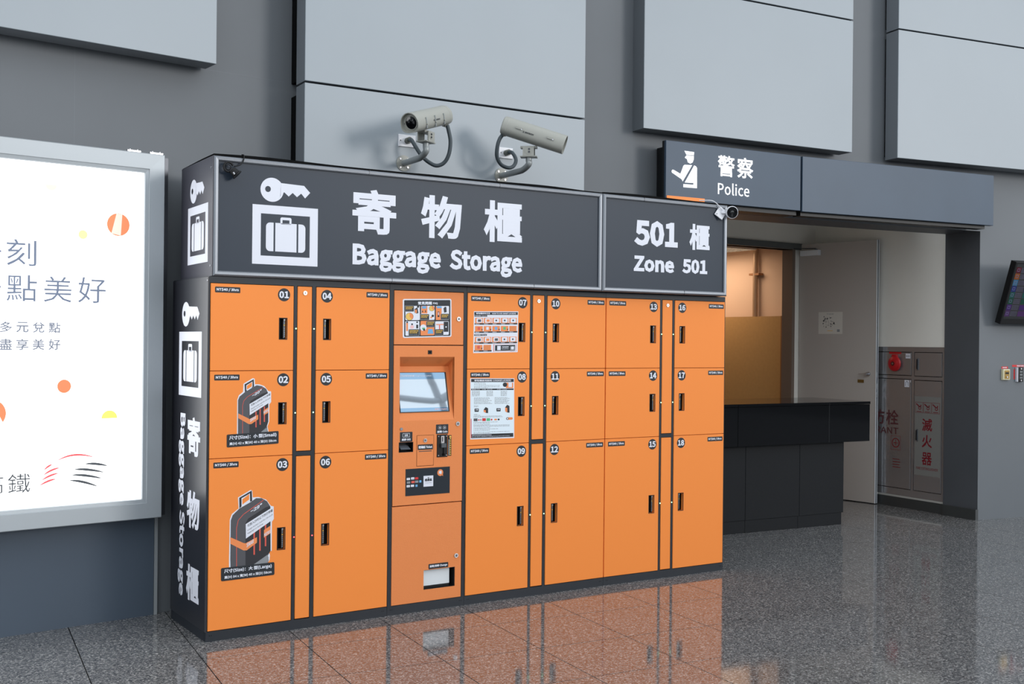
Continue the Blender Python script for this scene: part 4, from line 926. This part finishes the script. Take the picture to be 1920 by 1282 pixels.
for k in range(21): b.box(-.25, .35, -.6+k*.06-.004, -.6+k*.06+.004, -.030, -.012, LALU)
b.build('louvre', t)
L_ = bpy.data.lights.new('back_room_lamp', 'AREA'); L_.shape = 'RECTANGLE'; L_.size = .6; L_.size_y = 1.2; L_.energy = 15; L_.color = (1, .72, .52)
o = bpy.data.objects.new('back_room_lamp', L_); COL.objects.link(o); o.location = (6.45, 3.6, 2.49)

# ------------------------------------------------------------------ counter
t = thing('counter', 'polished black granite reception counter beyond the right end of the lockers', 'counter', (5.690, .762, 0), R(-6.03))
def slabrow(nm_, xs, y0, y1, z0, z1, bev=.002, m=BGRAN):
    for a, c in zip(xs, xs[1:]):
        b = MB(); b.box(a+.0008, c-.0008, y0, y1, z0, z1, m, bev=bev); b.build(nm_, t)
HGRAN = mat('honed_black_granite', (24, 26, 29), .5, spec=.15, var=.2, vscale=160)
slabrow('granite_slab', [-1.85, -1.05, -.485, 0], 0, .03, .10, .70, m=HGRAN)
slabrow('kick_slab', [-1.85, -1.05, -.50, -.018], .004, .03, 0, .10, 0.001, m=HGRAN)
b = MB(); b.box(-1.85, -.01, .03, .55, 0, .697, BGRAN); b.build('base', t)
slabrow('apron_slab', [-1.85, -1.2, -.25, .207], -.085, -.06, .699, 1.008)
b = MB(); b.box(-1.85, .207, -.06, .6, .699, 1.008, BGRAN); b.build('top_core', t)
slabrow('top_slab', [-1.85, -1.2, -.25, .209], -.089, .605, 1.010, 1.032)

# ------------------------------------------------------------------ fire cabinet in the alcove side wall (x = -s)
t = thing('fire_cabinet', 'stainless steel fire extinguisher cabinet in the alcove wall behind the open door', 'cabinet', (SWA.x, SWA.y, 0), side_rz)
b = MB(); b.box(-1.619, -.349, .012, .058, .109, 1.491, BLACKGAP)
for x0, x1, z0, z1 in ((-1.619, -.349, 1.446, 1.491), (-1.619, -.349, .109, .172), (-.384, -.349, .172, 1.446), (-1.619, -1.56, .172, 1.446), (-.722, -.694, .172, 1.446), (-1.2, -.722, 1.196, 1.224), (-.694, -.384, 1.190, 1.222), (-1.56, -1.2, 1.196, 1.224)): b.box(x0, x1, .0, .012, z0, z1, STEEL)
b.build('cabinet_frame', t)
def cdoor(x0, x1, z0, z1): b = MB(); b.box(x0+.006, x1-.006, -.002, .011, z0+.006, z1-.006, STEEL, bev=.001); return b.build('cabinet_door', t)
fm = front(-.002)
d1 = cdoor(-.694, -.384, 1.222, 1.446); d2 = cdoor(-.694, -.384, .172, 1.190); d3 = cdoor(-1.56, -.722, 1.224, 1.446); d4 = cdoor(-1.56, -.722, .172, 1.196)
for d_, x, z in ((d1, -.654, 1.335), (d2, -.654, .686)):
    b = MB(); b.box(x-.012, x+.012, -.006, -.002, z-.055, z+.055, ALU); b.box(x-.005, x+.005, -.016, -.006, z-.045, z+.045, STEELD); b.build('pull_handle', d_)
b = MB(); b.rect(fm, -.680, .322, -.396, 1.043, DECALG, .0005); f7 = lambda u, v, h: fm(u, v, h)
for i, ch in enumerate('滅火器'): z1 = (.843, .694, .536)[i]; b.text(f7, ch, -.598, z1-.116, -.486, z1, FIRETX, .0009, .012)
b.text(f7, 'FIRE EXTINGUISHER', -.658, .374, -.422, .398, FIRETX, .0009, .01)
for k in range(3):
    u0 = -.674+k*.091; b.line(f7, [(u0, .893), (u0+.084, .893), (u0+.084, .988), (u0, .988)], .003, FIRETX, .0009, True)
    b.line(f7, [(u0+.012, .972), (u0+.035, .955), (u0+.055, .940), (u0+.062, .962)], .011, FIRETX, .0010); b.disc(f7, u0+.05, .935, .016, FIRETX, .0010, 14); b.disc(f7, u0+.05, .935, .009, DECALG, .0012, 14); b.rect(f7, u0+.014, .900, u0+.070, .906, FIRETX, .0009)
b.build('extinguisher_decal', d2, 'silver decal with dark red Chinese lettering')
b = MB()
FTX2 = mat('faded_maroon_lettering', (92, 48, 52), .5)
for i, ch in enumerate('消防栓'): b.text(f7, ch, -1.34+i*.165, .76, -1.34+i*.165+.145, .90, FTX2, .0009, .012)
b.text(f7, 'HYDRANT', -1.34, .675, -.866, .735, FTX2, .0009, .01)
b.line(f7, [(-.95, .53), (-.84, .53), (-.84, .66), (-.95, .66)], .003, FIRETX, .0009, True); b.disc(f7, -.895, .595, .045, FIRETX, .0010); b.disc(f7, -.895, .595, .036, STEEL, .0013); b.rect(f7, -.898, .57, -.892, .62, FIRETX, .0016); b.rect(f7, -.92, .592, -.87, .598, FIRETX, .0016)
for k in range(4): b.rect(f7, -.93, .44-k*.025, -.85+.01*(k % 2), .446-k*.025, FIRETX, .0009)
b.rect(f7, -.80, 1.12, -.745, 1.185, WHITE, .0009); b.rect(f7, -.735, 1.165, -.728+.0, 1.185, WHITE, .0009); b.line(f7, [(-.79, 1.13), (-.785, 1.165), (-.773, 1.175), (-.760, 1.165), (-.755, 1.13)], .004, INK, .0013)
b.build('hydrant_decal', d4)
b = MB(); b.rect(f7, -.79, 1.385, -.735, 1.43, WHITE, .0009); b.text(f7, '檢查表', -.785, 1.40, -.74, 1.415, INK, .0012); b.rect(f7, -.98, 1.425, -.84, 1.443, FIRERED, .0009); b.build('inspection_label', d3)
b = MB(); b.box(-.93, -.88, -.03, -.0025, 1.375, 1.42, FIRERED); b.lathe((-.901, -.003, 1.335), (0, -1, 0), [(0, .030), (.012, .032), (.014, .070), (.020, .073), (.032, .066), (.042, .040), (.046, .012), (.046, .0005)], FIRERED, 30); b.cyl((-.901, -.052, 1.335), (-.901, -.046, 1.335), .010, CHROME, 12)
b.lathe((-.901, -.0485, 1.335), (0, -1, 0), [(-.012, .018), (0, .020), (.001, .012)], RUBBER, 20)
o = b.build('alarm_bell'); o.location = (SWA.x, SWA.y, 0); o.rotation_euler[2] = side_rz; tag(o, 'round red fire alarm bell on the steel fire cabinet', 'bell')

# ------------------------------------------------------------------ things on the right wall piece
tang = lambda x: math.atan(.0734-.039*x)
xw = 7.175
t = thing('alarm_switch', 'cream emergency button box with gold plate under a red label', 'switch', (xw, wy(xw)-.001, 1.262), tang(xw))
b = MB(); b.box(-.040, .040, -.024, 0, -.050, .044, mat('cream_plastic', (222, 214, 178), .45), bev=.004); b.build('box', t)
b = MB(); b.box(-.026, .028, -.027, -.024, -.040, .034, mat('gold_plate', (150, 122, 66), .3, metal=.6)); b.box(-.018, .020, -.028, -.027, .002, .018, PLAST); b.cyl((0, -.032, -.024), (0, -.027, -.024), .008, CHROME, 12); b.build('key_plate', t)
b = MB(); fm = front(0); b.rect(fm, -.038, .048, .036, .068, REDP, .001); b.text(fm, '緊急開關', -.025, .053, .022, .063, WHITE, .0016, .02); b.build('red_label', t)
xw = 7.345
t = thing('alarm_switch', 'black key switch with red labels at the right picture edge', 'switch', (xw, wy(xw)-.001, 1.262), tang(xw))
b = MB(); b.box(-.042, .020, -.024, 0, -.066, .060, PLAST, bev=.004); b.box(-.047, -.040, -.022, 0, -.066, .060, WHITE); b.cyl((-.008, -.028, .048), (-.008, -.024, .048), .007, CHROME, 10); b.cyl((-.008, -.028, -.054), (-.008, -.024, -.054), .007, CHROME, 10)
fm = front(-.024)
for k, s_ in enumerate(('開', '停', '關')): b.rrect(fm, -.020, .014-k*.026, .006, .030-k*.026, .003, GREYP, .0006); b.text(fm, s_, -.014, .016-k*.026, .000, .028-k*.026, INK, .0009)
b.build('box', t)
b = MB(); fm = front(0); b.rect(fm, -.088, .064, .06, .082, REDP, .001); b.text(fm, '鐵捲門控制', -.035, .068, .045, .078, WHITE, .0016, .02); b.rect(fm, -.070, -.045, -.056, .045, REDP, .001); b.build('red_label', t)

# train timetable display, tilted forward
xw = 7.0; RZ = R(-12)
bl = Vector((6.999, .184, 1.697)); tl = Vector((7.0, .010, 2.222))
t = thing('departure_display', 'black wall display with coloured train rows, cut by the right picture edge', 'display', tuple(bl), RZ)
hx = Vector((math.cos(RZ), math.sin(RZ), 0)); v_ = (tl-bl); vv = Vector((0, v_.y, v_.z)); HH = vv.length; vv.normalize(); nn = Vector((0, -vv.z, vv.y))
M = Matrix(((1, 0, 0, 0), (0, -nn.y, vv.y, 0), (0, -nn.z, vv.z, 0), (0, 0, 0, 1)))
b = MB(); b.box(0, 1.0, 0, .06, 0, HH, PLAST, mx=M, bev=.004); b.build('casing', t)
sf = lambda u, v, h: tuple(M @ Vector((u, -h, v)))
b = MB(); b.rect(sf, .018, .05, .982, HH-.018, GLASSB, .0006)
cols = [(120, 20, 40), (196, 104, 30), (84, 150, 196), (36, 60, 150), (30, 110, 104), (20, 96, 76), (88, 40, 140), (104, 60, 132)]
nums = ['7', '7', '711', '7111', '7115', '7117', '7118', '7118']
for k, c in enumerate(cols):
    zt = HH-.045-k*.055; mm = mat('row_%d' % k, tuple(x*.5 for x in c), .4, spec=.2, emit=c, estr=.12); b.rect(sf, .022, zt-.052, .075, zt, mm, .0010)
    b.rect(sf, .028, zt-.050, .036, zt-.004, mm, .0011); b.line(sf, [(.036, zt-.014), (.060, zt-.014), (.060, zt-.036), (.036, zt-.036)], .004, mat('row_icon', (90, 90, 120), .4, emit=(120, 120, 160), estr=.1), .0014, True)
    b.rect(sf, .080, zt-.048, .155, zt-.005, mat('row_grey', (58, 56, 68), .4, spec=.2, emit=(98, 94, 112), estr=.12), .0010)
    b.text(sf, nums[k], .086, zt-.042, .086+.016*len(nums[k]), zt-.012, INK, .0014, .01)
    b.rect(sf, .165, zt-.050, .95, zt-.003, mm, .0009)
b.build('screen', t)
b = MB(); b.box(.3, .7, .075, .090, .12, .32, STEELD); b.box(.35, .65, .02, .08, .2, .30, STEELD); b.build('wall_bracket', t)
